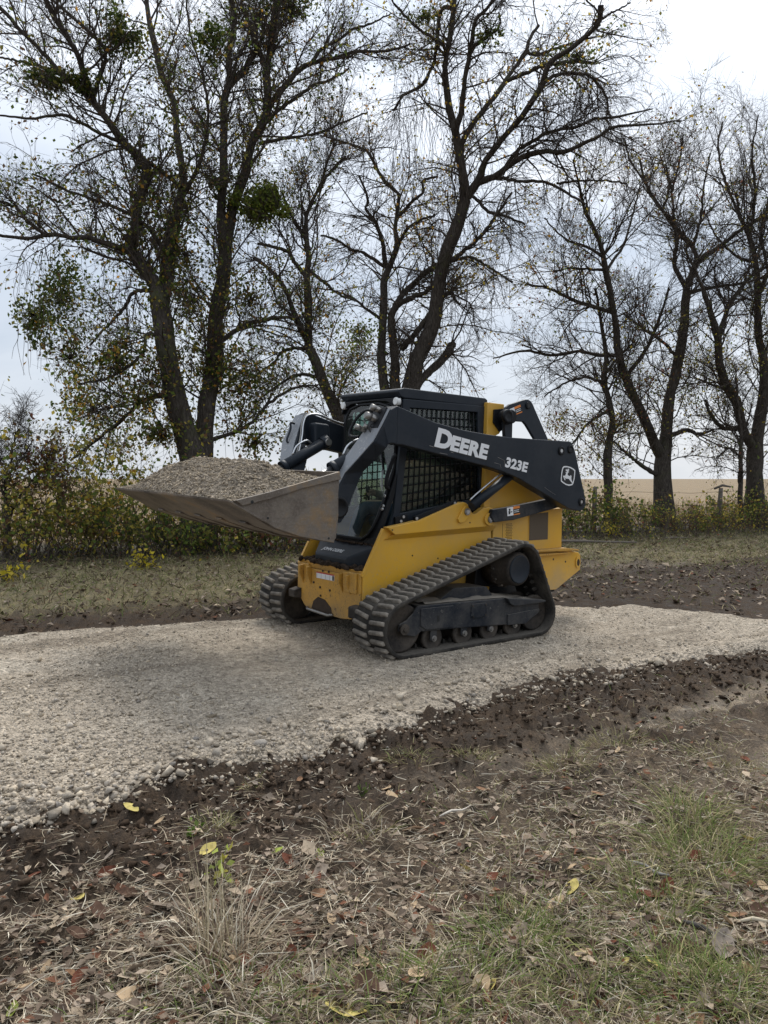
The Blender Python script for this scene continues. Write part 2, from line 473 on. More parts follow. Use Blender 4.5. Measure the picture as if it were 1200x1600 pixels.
def z_ground(x, y):
    s, t = along_s(x, y)
    z = -0.055 + 0.085*sstep(-1.3, 2.2, s)
    r = np.hypot(x, y)
    fade = 1 - sstep(14, 40, r)
    z = z + fade*(fbm(x, y, 0.8, 3)*0.035 + fbm(x, y, 4.0, 3)*0.026)
    clod = (1-np.abs(fbm(x+31, y, 6.0, 3))*2.2)*0.030 + np.maximum(0, fbm(x+31, y, 8.0, 3))*0.085 + np.maximum(0, fbm(x, y+13, 22.0, 2))*0.040
    mudband = sstep(-2.6, -1.6, s)*(1-sstep(-0.9, -0.6, s)) + sstep(2.0, 2.4, s)*(1-sstep(4.6, 5.4, s)) + 0.4
    z = z + fade*clod*np.clip(mudband, 0, 1) - fade*0.03*np.clip(mudband, 0, 1)
    z = z - fade*0.06*np.exp(-((s+1.75+0.12*np.sin(t*0.9))/0.16)**2) * sstep(-2.0, -0.4, t)     # wheel ruts beside the gravel
    z = z - fade*0.055*np.exp(-((s+2.45+0.1*np.sin(t*0.7+1))/0.14)**2) * sstep(-1.0, 0.5, t)
    z = z + fade*0.04*np.exp(-((s+2.1+0.1*np.sin(t*0.8+.5))/0.13)**2) * sstep(-1.0, 0.5, t)*(1+fbm(x,y,3,2))
    z = z + fade*np.exp(-((s-3.3)/0.9)**2)*sstep(1.5, 3.0, t)*fbm(t*0.6, s*6.0, 1.0, 3)*0.09
    return z
def z_gravel(x, y):
    s, t = along_s(x, y)
    z = 0.0279*np.clip(s, -0.9, 2.0)
    z = z + fbm(t*0.35, s*3.2, 1.0, 3)*0.030 + fbm(x, y, 6, 3)*0.018 + fbm(x+7, y, 22, 2)*0.010
    for sc_ in (0.2, 1.7):      # pressed track prints
        z = z + np.exp(-((s-sc_)/0.19)**4)*(0.009*np.sin(t*2*np.pi/0.135 + 3*fbm(t, s, .6, 2)) - 0.008)*sstep(-.25, .3, fbm(x+3, y, .9, 3)+.12)
    # flat where the tracks stand
    on = sstep(1.25, 0.9, np.abs(t-0.0)) * sstep(-0.25, 0.0, s) * sstep(2.1, 1.9, s)
    z = z*(1-on) + (0.0279*np.clip(s, -0.9, 2.0) - 0.004)*on + on*fbm(x+7, y, 24, 2)*0.004
    d = inside(x, y)
    return z - 0.12*(1-sstep(-0.02, 0.16, d))
def z_top(x, y):
    zg = z_ground(x, y)
    return np.where(inside(x, y) > 0.0, np.maximum(zg, z_gravel(x, y)), zg)

# one sheet out to the horizon, finer towards the place where the photograph was taken
rr = np.concatenate([0.85*np.power(22/0.85, np.linspace(0, 1, 335)), 22*np.power(4000/22, np.linspace(0, 1, 46))[1:]])
an = np.concatenate([np.radians(np.linspace(-46, 46, 410)), np.radians(np.linspace(46, 314, 62))[1:-1]])
nr, na = len(rr), len(an)
gx = (rr[:,None]*np.sin(an)[None,:]); gy = (rr[:,None]*np.cos(an)[None,:])
gz = z_ground(gx, gy)
gz = gz - 0.05*sstep(0.12, 0.4, inside(gx, gy))       # the road bed lies below the gravel
V = np.stack([gx, gy, gz], -1).reshape(-1, 3)
V = np.vstack([V, [[0, 0, float(z_ground(np.array([0.]), np.array([0.]))[0])]]])
ii = np.arange(nr-1)[:,None]*na; jj = np.arange(na)[None,:]; j2 = (jj+1) % na
quads = np.stack([ii+jj, ii+j2, ii+na+j2, ii+na+jj], -1).reshape(-1, 4)[:, ::-1]
tris = np.stack([np.full(na, nr*na), (np.arange(na)+1) % na, np.arange(na)], -1)[:, ::-1]
def ground_colour(x, y):
    s, t = along_s(x, y)
    mud = np.array((0.052, 0.0375, 0.0265)); soil = np.array((0.115, 0.088, 0.063)); pale = np.array((0.235, 0.195, 0.15))
    turf = np.array((0.18, 0.152, 0.09)); duff = np.array((0.055, 0.047, 0.030)); field = np.array((0.20, 0.148, 0.087))
    n1 = fbm(x, y, 1.3, 4); n2 = fbm(x+9, y-4, 5, 3)
    def L(a, b, f): return a*(1-f[..., None]) + b*f[..., None]
    c = np.broadcast_to(soil, x.shape + (3,)).copy()
    dn = (np.interp(x, NEAR[:,0], NEAR[:,1]) - y)*0.79      # metres out from the near edge of the gravel
    c = L(c, mud, np.clip(sstep(1.25, 0.5, dn + n1*0.6), 0, 1))
    c = L(c, mud, sstep(0.0, 0.5, n1 + n2*0.4)*0.75)
    rut = np.exp(-((s+1.75+0.12*np.sin(t*0.9))/0.13)**2)*(0.45*sstep(-1.8, -0.3, t)+0.55*sstep(0.2, 1.2, t)) + 0.7*np.exp(-((s+2.45+0.1*np.sin(t*0.7+1))/0.12)**2)*sstep(-0.6, 0.9, t)
    c = L(c, pale, np.clip(rut*(0.75+n2*0.5), 0, 0.8))
    back = sstep(1.9, 2.3, s)
    bm_ = L(np.broadcast_to(mud*1.15, c.shape), pale, np.clip(sstep(-0.15, 0.35, fbm(t*0.5, s*5, 1.0, 3))*sstep(0.6, 2.2, t)*0.75, 0, 1))
    yg = np.interp(x, GRASS[:,0], GRASS[:,1]) + n1*0.8
    bm_ = L(bm_, turf, sstep(-0.9, 0.5, y-yg))
    row = 16.0 + 0.47*x
    bm_ = L(bm_, duff, sstep(-3.4, -1.6, y-row + n1))
    bm_ = L(bm_, field, sstep(2.0, 4.0, y-row + n1*0.6))
    c = L(c, bm_, back)
    c = L(c, field, sstep(40, 60, np.hypot(x, y)))
    return c
gc = ground_colour(V[:,0], V[:,1])
me = big_mesh('ground', V, quads, tris, gc, smooth=True)
def ground_mat():
    m, nt, b = new_mat('field_soil')
    a = nd(nt, 'ShaderNodeVertexColor'); a.layer_name = 'Col'
    v = objcoord(nt)
    n1 = noise(nt, 9, 9, 0.7, v); n2 = noise(nt, 70, 6, 0.75, v); n3 = noise(nt, 0.6, 5, 0.6, v)
    k = ramp(nt, n1.outputs['Fac'], [(0.3, (0.6,)*3), (0.5, (1,1,1)), (0.72, (1.6, 1.55, 1.45))])
    c = mix(nt, 1.0, a.outputs['Color'], k, 'MULTIPLY')
    k2 = ramp(nt, n2.outputs['Fac'], [(0.35, (0.55,)*3), (0.52, (1,1,1)), (0.7, (1.9, 1.8, 1.65))])
    c = mix(nt, 0.8, c, k2, 'MULTIPLY')
    c = mix(nt, 0.6, c, ramp(nt, n3.outputs['Fac'], [(0.3,(0.75,)*3),(0.7,(1.25,)*3)]), 'MULTIPLY')
    nt.links.new(c, b.inputs['Base Color'])
    nt.links.new(ramp(nt, n1.outputs['Fac'], [(0.35,(0.5,)*3),(0.6,(0.95,)*3)]), b.inputs['Roughness']); b.inputs['Specular IOR Level'].default_value = 0.10
    h = math_(nt, 'ADD', math_(nt, 'MULTIPLY', n1.outputs['Fac'], 0.6), math_(nt, 'MULTIPLY', n2.outputs['Fac'], 0.4))
    nt.links.new(bump(nt, h, 0.9, 0.03), b.inputs['Normal'])
    return m
M['ground'] = ground_mat()
tag(obj('ground', me, M['ground']), kind='structure')

# gravel road
gxs = np.arange(-8.0, 5.3, 0.027); nt_ = 170
tt = np.linspace(0, 1, nt_)
X = np.repeat(gxs[:,None], nt_, 1)
yn_, yf_ = y_near(X) - 0.06, y_far(X) + 0.06
Y = yn_ + (yf_-yn_)*tt[None,:]
Z = z_gravel(X, Y)
V = np.stack([X, Y, Z], -1).reshape(-1, 3)
ii = np.arange(len(gxs)-1)[:,None]*nt_; jj = np.arange(nt_-1)[None,:]
quads = np.stack([ii+jj, ii+nt_+jj, ii+nt_+jj+1, ii+jj+1], -1).reshape(-1, 4)
def gravel_colour(x, y):
    s, t = along_s(x, y)
    base = np.array((0.46, 0.392, 0.308)); damp = np.array((0.255, 0.21, 0.16)); pale = np.array((0.58, 0.51, 0.41))
    n = fbm(t*0.45, s*2.6, 1.0, 4); n2 = fbm(x, y, 3, 3)
    f = np.clip(sstep(0.02, 0.45, n)*0.65, 0, 1)[..., None]
    c = base*(1-f) + damp*f
    g = np.clip(sstep(0.1, 0.6, n2)*0.5, 0, 1)[..., None]
    return c*(1-g) + pale*g
def gravel_mat():
    m, nt, b = new_mat('crushed_limestone')
    a = nd(nt, 'ShaderNodeVertexColor'); a.layer_name = 'Col'
    v = objcoord(nt)
    vo = nd(nt, 'ShaderNodeTexVoronoi'); vo.inputs['Scale'].default_value = 55; nt.links.new(v, vo.inputs['Vector'])
    n2 = noise(nt, 120, 5, 0.7, v); n1 = noise(nt, 14, 6, 0.65, v)
    vr = nd(nt, 'ShaderNodeSeparateColor'); nt.links.new(vo.outputs['Color'], vr.inputs[0])
    c = mix(nt, 1.0, a.outputs['Color'], ramp(nt, vr.outputs[0], [(0, (0.72,0.72,0.72)), (1, (1.25,1.25,1.25))]), 'MULTIPLY')
    c = mix(nt, 1.0, c, ramp(nt, n1.outputs['Fac'], [(0.3,(0.7,)*3),(0.7,(1.25,)*3)]), 'MULTIPLY')
    c = mix(nt, 0.7, c, ramp(nt, n2.outputs['Fac'], [(0.3,(0.6,)*3),(0.7,(1.35,)*3)]), 'MULTIPLY')
    nt.links.new(c, b.inputs['Base Color'])
    b.inputs['Roughness'].default_value = 0.95; b.inputs['Specular IOR Level'].default_value = 0.05
    h = math_(nt, 'SUBTRACT', math_(nt, 'MULTIPLY', n2.outputs['Fac'], 0.5), vo.outputs['Distance'])
    nt.links.new(bump(nt, h, 1.0, 0.02), b.inputs['Normal'])
    return m
M['gravel'] = gravel_mat()
me = big_mesh('gravel_road', V, quads, None, gravel_colour(V[:,0], V[:,1]), smooth=True)
tag(obj('gravel_road', me, M['gravel']), kind='structure')

# stones -------------------------------------------------------------
def ico():
    p = (1+5**.5)/2
    v = np.array([(-1,p,0),(1,p,0),(-1,-p,0),(1,-p,0),(0,-1,p),(0,1,p),(0,-1,-p),(0,1,-p),(p,0,-1),(p,0,1),(-p,0,-1),(-p,0,1)], float)
    v /= np.linalg.norm(v[0])
    f = np.array([(0,11,5),(0,5,1),(0,1,7),(0,7,10),(0,10,11),(1,5,9),(5,11,4),(11,10,2),(10,7,6),(7,1,8),(3,9,4),(3,4,2),(3,2,6),(3,6,8),(3,8,9),(4,9,5),(2,4,11),(6,2,10),(8,6,7),(9,8,1)])
    return v, f
def hulls(k, npts, seed):
    import bmesh
    out = []
    gg = np.random.default_rng(seed)
    while len(out) < k:
        best = None
        for _ in range(30):         # spread the corners a little
            p = gg.normal(size=(npts,3)); p /= np.linalg.norm(p, axis=1)[:,None]
            d = np.linalg.norm(p[:,None]-p[None], axis=-1) + np.eye(npts)*9
            if best is None or d.min() > best[0]: best = (d.min(), p)
        bm = bmesh.new()
        for q in best[1]: bm.verts.new(q)
        bm.verts.index_update()
        bmesh.ops.convex_hull(bm, input=bm.verts)
        bm.verts.index_update()
        v = np.array([q.co[:] for q in bm.verts]); f = np.array([[l.vert.index for l in fc.loops] for fc in bm.faces if len(fc.loops) == 3])
        bm.free(); out.append((v, f))
    return out
def octa():
    v = np.array([(1,0,0),(-1,0,0),(0,1,0),(0,-1,0),(0,0,1),(0,0,-1)], float)
    f = np.array([(0,2,4),(2,1,4),(1,3,4),(3,0,4),(2,0,5),(1,2,5),(3,1,5),(0,3,5)])
    return v, f
def rot_mats(n, g):
    q = g.normal(size=(n,4)); q /= np.linalg.norm(q, axis=1)[:,None]
    w,x,y,z = q.T
    return np.stack([1-2*(y*y+z*z),2*(x*y-z*w),2*(x*z+y*w),2*(x*y+z*w),1-2*(x*x+z*z),2*(y*z-x*w),2*(x*z-y*w),2*(y*z+x*w),1-2*(x*x+y*y)],-1).reshape(n,3,3)
def scatter_stones(pos, size, col, base, g):
    if isinstance(base, list):          # broken rock in several shapes
        pick = np.arange(len(pos)) % len(base); Vs, Fs, Cs, b = [], [], [], 0
        for i, bs in enumerate(base):
            k = pick == i
            if not k.any(): continue
            a = scatter_stones(pos[k], size[k], col[k], bs, g); Vs.append(a[0]); Fs.append(a[1]+b); Cs.append(a[2]); b += len(a[0])
        return np.vstack(Vs), np.vstack(Fs), np.vstack(Cs)
    v, f = base
    n = len(pos)
    vv = v[None]*(1+g.normal(0, .10, (n, len(v), 1)))*np.stack([g.uniform(.8,1.25,n), g.uniform(.75,1.1,n), g.uniform(.5,.85,n)], -1)[:,None,:]
    A = rot_mats(n, g); vv = np.einsum('nij,nkj->nki', A, vv)*size[:,None,None]
    vv[...,2] *= 0.85
    vv += pos[:,None,:]
    F_ = f[None] + (np.arange(n)*len(v))[:,None,None]
    return vv.reshape(-1,3), F_.reshape(-1,3), np.repeat(col, len(v), 0)
def stone_cols(n, g, lo=0.8, hi=1.2):
    b = np.array((0.46, 0.395, 0.312))
    k = g.uniform(lo, hi, (n,1)); w = g.normal(0, .018, (n,1))
    return np.clip(b*k + w*np.array((1,.6,0)), .05, .7)
def gravel_points(n, g, y0, y1, edge=None):
    out = np.zeros((0,2))
    while len(out) < n:
        d = 1/np.sqrt(g.uniform(1/y1**2, 1/y0**2, n*2)); u = g.uniform(-0.62, 0.62, n*2)
        x = u*d; k = inside(x, d)
        ok = k > (0.0 if edge is None else edge[0])
        if edge is not None:
            ok &= (d - y_near(x))*0.79 < edge[1]
        p = np.stack([x, d], -1)[ok]
        # fresh stone lies in uneven drifts
        if edge is None: p = p[(fbm(p[:,0], p[:,1], 1.5, 3) + g.uniform(-.6, .4, len(p))) > -.12]
        out = np.vstack([out, p])
    return out[:n]
def put(p, size, sink): return np.column_stack([p, z_gravel(p[:,0], p[:,1]) + size*sink])
g = np.random.default_rng(21)
p1 = gravel_points(24000, g, 2.7, 9.0); s1 = g.gamma(1.5, 0.0020, len(p1)) + 0.0021*(p1[:,1]/5.0)
p2 = gravel_points(4500, g, 2.7, 9.0); s2 = g.gamma(2.4, 0.0026, len(p2)) + 0.0035
p3 = gravel_points(3000, g, 2.7, 8.0, (-0.05, 0.36)); p3 = p3[(fbm(p3[:,0]+4, p3[:,1], 2.2, 3) + g.uniform(-.5,.5,len(p3))) > -.1]; s3 = g.gamma(1.4, 0.0052, len(p3)) + 0.004
ROCK7, ROCK9 = hulls(8, 7, 71), hulls(10, 9, 72)
A1 = scatter_stones(put(p1, s1, .3), s1, stone_cols(len(p1), g, .62, 1.2), ROCK7, g)
A2 = scatter_stones(put(p2, s2, .3), s2, stone_cols(len(p2), g, .6, 1.2), ROCK9, g)
A3 = scatter_stones(np.column_stack([p3, z_top(p3[:,0], p3[:,1]) + s3*.3]), s3, stone_cols(len(p3), g, .55, 1.15), ROCK9, g)
xo = g.uniform(-1.75, 4.6, 1500); p4 = np.column_stack([xo, y_near(xo) - g.exponential(.11, 1500)/.79]); s4 = g.gamma(1.4, .0040, 1500) + .003    # strays thinning out over the mud
A4 = scatter_stones(np.column_stack([p4, z_ground(p4[:,0], p4[:,1]) + s4*.2]), s4, stone_cols(1500, g, .45, 1.05), ROCK9, g)
Vs, Fs, Cs, b0 = [], [], [], 0
for v_, f_, c_ in (A1, A2, A3, A4):
    Vs.append(v_); Fs.append(f_ + b0); Cs.append(c_); b0 += len(v_)
me = big_mesh('loose_gravel', np.vstack(Vs), None, np.vstack(Fs), np.vstack(Cs))
tag(obj('loose_gravel', me, M['stone']), 'loose pale crushed stone spread over the gravel road', 'gravel', kind='stuff')

# ------------------------------------------------------------------ trees
_fw = np.array([0, math.cos(PITCH), -math.sin(PITCH)]); _up = np.array([0, math.sin(PITCH), math.cos(PITCH)])
def at(u, v, Y):
    """point at ground distance Y that lies on bearing u and elevation v of the survey sheet"""
    d = _fw + np.array([1., 0, 0])*(u-600)/1200. - _up*(v-800)/1200.
    return np.array([0, 0, CAM_H]) + d*(Y/d[1])

def norm(a): return a/np.maximum(np.linalg.norm(a, axis=-1, keepdims=True), 1e-9)
def tubes(P, Rd, sides, g):
    """P (N,m,3), Rd (N,m) -> verts, quads"""
    N, m, _ = P.shape
    T = norm(np.gradient(P, axis=1))
    ref = norm(g.normal(size=(N,1,3)))
    U = norm(np.cross(T, ref)); W = np.cross(T, U)
    a = np.arange(sides)*2*np.pi/sides
    V = P[:,:,None,:] + Rd[:,:,None,None]*(np.cos(a)[None,None,:,None]*U[:,:,None,:] + np.sin(a)[None,None,:,None]*W[:,:,None,:])
    idx = np.arange(N*m*sides).reshape(N, m, sides)
    q = np.stack([idx[:,:-1], np.roll(idx[:,:-1], -1, 2), np.roll(idx[:,1:], -1, 2), idx[:,1:]], -1).reshape(-1, 4)
    return V.reshape(-1,3), q
def grow(P0, D0, L, R0, n, wob, grav, g, taper=0.25):
    N = len(P0); pts = np.zeros((N, n+1, 3)); pts[:,0] = P0; d = norm(D0); st = (L/n)[:,None]
    for k in range(n):
        d = norm(d + g.normal(0, wob, (N,3)) + np.array([0,0,1.])*grav)
        pts[:,k+1] = pts[:,k] + d*st
    return pts, R0[:,None]*np.linspace(1, taper, n+1)[None,:]
def spawn(pts, rad, n, g, tmin, a0, a1):
    """pick n points along strands; returns position, direction turned away from the parent, radius, parent tangent"""
    N, m, _ = pts.shape
    seglen = np.linalg.norm(pts[:,1:]-pts[:,:-1], axis=-1).sum(1)
    i = g.choice(N, n, p=seglen/seglen.sum()); t = g.uniform(tmin, 1.0, n)*(m-1)
    k = np.minimum(t.astype(int), m-2); f = (t-k)[:,None]
    p = pts[i,k]*(1-f) + pts[i,k+1]*f; r = rad[i,k]*(1-f[:,0]) + rad[i,k+1]*f[:,0]
    T = norm(pts[i,k+1]-pts[i,k])
    perp = norm(np.cross(T, g.normal(size=(n,3))))
    a = g.uniform(a0, a1, n)[:,None]
    return p, T*np.cos(a) + perp*np.sin(a), r, T
def leaf_quads(p, size, g, droop=0.4):
    n = len(p)
    d = norm(g.normal(size=(n,3)) + np.array([0,0,-droop])); s = norm(np.cross(d, g.normal(size=(n,3))))
    L = size[:,None]; up_ = np.cross(d, s)
    V = np.stack([p, p + d*L*.5 + s*L*.33 + up_*L*.08, p + d*L, p + d*L*.5 - s*L*.33 + up_*L*.08], 1).reshape(-1,3)
    return V, np.arange(n*4).reshape(n,4)
GREEN = (0.105,0.145,0.030); OLIVE = (0.19,0.18,0.045); YELLOW = (0.42,0.33,0.06); GOLD = (0.38,0.20,0.035); BROWN = (0.13,0.075,0.038); RUST = (0.20,0.075,0.045); DARKG = (0.042,0.066,0.015)
def palette(n, g, items):
    cols = np.array([c for c, w in items]); w = np.array([w for c, w in items], float); w /= w.sum()
    c = cols[g.choice(len(cols), n, p=w)]
    return np.clip(c*g.uniform(.65, 1.35, (n,1)), 0, 1)
def join(parts):
    Vs, Qs, Cs, b = [], [], [], 0
    for p in parts:
        Vs.append(p[0]); Qs.append(p[1]+b); b += len(p[0])
        if len(p) > 2: Cs.append(p[2])
    return np.vstack(Vs), np.vstack(Qs), (np.vstack(Cs) if Cs else None)

def make_tree(name, label, cat, Y0, limbs, seed, dens=1.0, leaves=2000, pal=None, clumps=(), vines=(), droop=0.0, twig_len=1.0, leaf_low=0.0, group='trees along the fence line', leafsize=0.055, spread=0.45, ivy=0):
    g = np.random.default_rng(seed)
    base = at(limbs[0][0][0], limbs[0][0][1], Y0); base[2] = 0.03
    root = empty(name, tuple(base))
    tag(root, label, cat, group)
    done = []            # (u, v, Y) samples of the limbs laid so far
    P_all, R_all = [], []
    for li, lb in enumerate(limbs):
        a = np.array(lb, float)
        if li == 0: y_start = Y0; drift = 0.0
        else:
            D = np.array(done); k = np.argmin((D[:,0]-a[0,0])**2 + (D[:,1]-a[0,1])**2); y_start = D[k,2]
            drift = g.choice([-1, 1])*g.uniform(.15, spread)
        seg = np.concatenate([[0], np.cumsum(np.hypot(np.diff(a[:,0]), np.diff(a[:,1])))])*Y0/1200.
        ys = y_start + drift*seg + np.sin(seg*1.1 + seed + li)*0.10*np.minimum(seg, 1.0)
        n = 26
        s = smooth_path(np.column_stack([a, ys]), n)
        P = np.array([at(q[0], q[1], q[3]) for q in s])
        P[1:] += g.normal(0, .008, (n-1,3))
        rad = np.maximum(s[:,2], 1.2)*0.5*s[:,3]/1200.
        rad = rad*(1 + g.normal(0, .05, n))
        done += [(q[0], q[1], q[3]) for q in s]
        P_all.append(P); R_all.append(rad)
    PA, RA = np.array(P_all), np.array(R_all)
    # the first limb is the trunk, every other traced limb is a part of its own
    for li in range(len(limbs)):
        sides = 12 if li == 0 else 8
        v, q = tubes(PA[li:li+1], RA[li:li+1], sides, np.random.default_rng(3))
        obj('trunk' if li == 0 else 'branch', big_mesh(name + '_limb', v - base, q, None, None, True), M['bark'], root)
    # finer wood
    w = np.clip(1.6 - RA.mean(1)*9, .25, 1.6)
    tot = np.linalg.norm(PA[:,1:]-PA[:,:-1], axis=-1).sum()
    n2 = int(tot*5.2*dens)
    p, d, r, T = spawn(PA, RA, n2, g, .12, .5, 1.25)
    ok = p[:,2] > 1.0
    p, d, r, T = p[ok], d[ok], r[ok], T[ok]
    d = d + np.array([0,0,.25-droop]); d[:,1] *= .8
    L2 = g.uniform(.5, 1.9, len(p))*twig_len*np.clip(.6 + 10*r, .6, 1.2); r2 = np.clip(r*.45, .006, .022)
    S2, Q2 = grow(p, d, L2, r2, 6, .20, .04-droop*.35, g)
    n3 = int(len(S2)*10)
    p, d, r, T = spawn(S2, Q2, n3, g, .12, .45, 1.1)
    S3, Q3 = grow(p, d + np.array([0,0,.1-droop*.6]), g.uniform(.18, .75, n3)*twig_len, np.clip(r*.6, .0035, .009), 4, .22, .03-droop*.35, g, .5)
    n4 = int(n3*4.8)
    p, d, r, T = spawn(S3, Q3, n4, g, .15, .4, 1.1)
    S4, Q4 = grow(p, d + np.array([0,0,-droop*.5]), g.uniform(.08, .34, n4)*twig_len, np.clip(r*.7, .0026, .0045), 1, .25, .02, g, .6)
    tw = [tubes(S2, Q2, 4, g), tubes(S3, Q3, 3, g), tubes(S4, Q4, 3, g)]
    v, q, _ = join(tw)
    tag(obj('twigs', big_mesh(name + '_twigs', v - base, q), M['twig'], root), kind='stuff')
    if leaves:
        i = g.integers(0, len(S4), leaves*4); p = S4[i, -1] + g.normal(0, .05, (len(i),3))
        if leaf_low:
            pr = np.exp(-np.clip(p[:,2]-1.2, 0, 20)*leaf_low); i = g.random(len(p)) < pr/pr.max()
            p = p[i]
        # leaves hang on in groups
        k = fbm(p[:,0]*1.0+seed, p[:,2], 0.8, 3) + .5*fbm(p[:,0]+p[:,1]+seed, p[:,2]+9, 3.0, 2) + g.uniform(-.16, .16, len(p))
        p = p[np.argsort(-k)[:leaves]] if len(p) > leaves else p
        lv, lq = leaf_quads(p, g.uniform(.6, 1.4, len(p))*leafsize, g)
        c = np.repeat(palette(len(p), g, pal), 4, 0)
        tag(obj('leaves', big_mesh(name + '_leaves', lv - base, lq, None, c), M['leaf'], root), kind='stuff')
    if ivy:
        i = g.integers(0, min(3, len(PA)), ivy); k = g.integers(0, 22, ivy)
        p = PA[i, k] + norm(g.normal(size=(ivy,3)))*(RA[i,k][:,None]*1.05 + np.abs(g.normal(0, .10, (ivy,1)))) + g.normal(0, .12, (ivy,3))
        lv, lq = leaf_quads(p, g.uniform(.05, .11, ivy), g, .8)
        c = np.repeat(palette(ivy, g, [(OLIVE,3),(GREEN,3),(YELLOW,2),(BROWN,1)]), 4, 0)
        tag(obj('climbing_leaves', big_mesh(name + '_ivy', lv - base, lq, None, c), M['leaf'], root), kind='stuff')
    for (u, v_, ru, rv, nl, dark) in clumps:       # mistletoe
        D = np.array(done); k = np.argmin((D[:,0]-u)**2 + (D[:,1]-v_)**2); Yc = D[k,2] - .15
        c0 = at(u, v_, Yc); rx, rz = ru*Yc/1200, rv*Yc/1200
        # several ragged sprays that make one irregular mass
        nc = 16; ctr = g.normal(0, .42, (nc,3)); wch = g.integers(0, nc, nl)
        p = c0 + (ctr[wch] + g.normal(0, .20, (nl,3))*g.uniform(.6, 1.5, (nc,1))[wch])*np.array([rx, (rx+rz)/2, rz])
        lv, lq = leaf_quads(p, g.uniform(.05, .10, nl), g, .5)
        col = np.repeat(palette(nl, g, PAL_MIX if dark == 2 else [(DARKG,3),(GREEN,3),(OLIVE,1.5)] if dark else [(GREEN,3),((0.19,0.24,0.04),4),(OLIVE,2)]), 4, 0)
        ns = 60; st, sr = grow(np.repeat(c0[None], ns, 0), g.normal(size=(ns,3)), g.uniform(.4, .9, ns)*max(rx, rz), np.full(ns, .008), 3, .2, 0, g)
        sv, sq = tubes(st, sr, 3, g)
        tag(obj('leaf_spray' if dark == 2 else 'mistletoe_clump', big_mesh('mistletoe', lv - base, lq, None, col), M['leaf'], root), kind='stuff')
        tag(obj('leaf_spray_stems' if dark == 2 else 'mistletoe_stems', big_mesh('mistletoe_stems', sv - base, sq), M['twig'], root), kind='stuff')
    if len(vines):
        vp = []
        for (u0, u1, v0, v1, cnt, ln) in vines:     # hanging dry vines
            D = np.array(done)
            u = g.uniform(u0, u1, cnt); v_ = g.uniform(v0, v1, cnt)
            k = np.argmin((D[None,:,0]-u[:,None])**2 + (D[None,:,1]-v_[:,None])**2, 1)
            P0 = np.array([at(a, b, D[c,2] + g.uniform(-.3,.3)) for a, b, c in zip(u, v_, k)])
            st, sr = grow(P0, np.column_stack([g.normal(0,.25,cnt), g.normal(0,.25,cnt), -np.ones(cnt)]), g.uniform(.4, 1.0, cnt)*ln, np.full(cnt, .006), 9, .14, -.18, g, .5)
            vp.append(tubes(st, sr, 3, g))
        v, q, _ = join(vp)
        tag(obj('hanging_vines', big_mesh(name + '_vines', v - base, q), M['vine'], root), kind='stuff')
    return root

PAL_MIX = [(OLIVE,3),(GREEN,3),(YELLOW,.8),(GOLD,.6),(BROWN,2.2),(DARKG,2)]
PAL_DRY = [(BROWN,3),(OLIVE,2.5),(RUST,1.2),(YELLOW,1.2),(GREEN,1)]
T1 = [
 [(312,858,66),(308,780,52),(300,715,40),(283,657,36),(267,580,30),(257,527,30),(250,473,28),(238,437,24),(217,408,20),(201,385,17),(210,362,17),(215,325,16),(222,300,15),(230,267,16),(217,245,14),(195,225,12),(175,197,11),(147,160,11)],
 [(312,820,50),(318,700,32),(323,633,28),(333,580,26),(337,530,25),(337,487,24),(347,447,24),(353,400,20),(360,337,18),(385,262,14),(392,225,14),(410,195,14),(420,160,13),(415,112,12),(422,82,11),(428,37,11),(432,0,11),(436,-60,9)],
 [(252,485,24),(260,447,22),(262,407,20),(268,370,19),(280,320,15),(286,280,12),(277,212,10),(272,162,9),(252,112,9),(240,62,9),(230,12,8),(224,-50,6)],
 [(147,160,10),(125,140,7),(92,110,7),(62,77,6),(37,52,6),(0,12,6),(-40,-25,4)],
 [(147,160,10),(130,112,8),(122,87,8),(105,57,8),(87,30,8),(72,0,8),(58,-45,6)],
 [(147,150,7),(160,107,6),(165,90,5),(160,70,5),(125,37,5),(82,0,4)],
 [(203,392,11),(170,382,9),(140,372,8),(112,372,7),(82,365,7),(50,372,6),(0,369,5),(-40,360,4)],
 [(72,366,6),(45,347,6),(25,325,5),(0,314,5),(-35,300,3)],
 [(230,252,7),(262,275,6),(282,292,6)],
 [(350,420,16),(346,330,14),(350,250,13),(350,162,12),(359,125,11),(357,87,9),(366,45,9),(362,0,9),(360,-50,7)],
 [(359,130,8),(382,107,7),(400,82,6),(410,55,5),(418,20,4)],
 [(412,100,8),(400,70,7),(392,42,6),(380,15,5),(372,-30,4)],
 [(422,165,9),(440,140,9),(470,107,8),(500,96,6),(527,90,6),(557,80,5),(600,80,4),(640,70,3)],
 [(485,100,6),(502,77,5),(530,62,4),(552,45,4),(580,37,3),(612,20,2)],
 [(420,184,7),(435,172,6),(460,155,5),(487,135,5),(520,122,4),(545,107,3)],
 [(405,225,6),(440,217,5),(475,212,4),(500,207,4),(550,185,3),(575,175,2)],
 [(267,613,11),(223,627,8),(190,657,6),(160,680,5),(110,720,4)],
 [(254,527,8),(230,523,6),(222,553,5),(193,577,5),(163,593,4),(120,600,3)],
 [(240,452,8),(210,457,6),(193,483,5),(170,507,4),(140,540,3)],
 [(345,533,8),(380,510,7),(427,497,6),(467,495,4)],
 [(325,690,8),(383,667,5),(417,633,5),(457,607,4),(497,602,3)],
 [(195,225,6),(150,205,5),(100,180,5),(50,185,4),(0,180,3)],
 [(280,320,7),(310,260,6),(325,190,5),(318,120,4),(300,60,3),(290,0,3)],
 [(262,400,8),(225,350,6),(170,320,5),(110,300,4),(50,270,3)],
 [(92,112,5),(50,100,4),(0,90,3)],
]
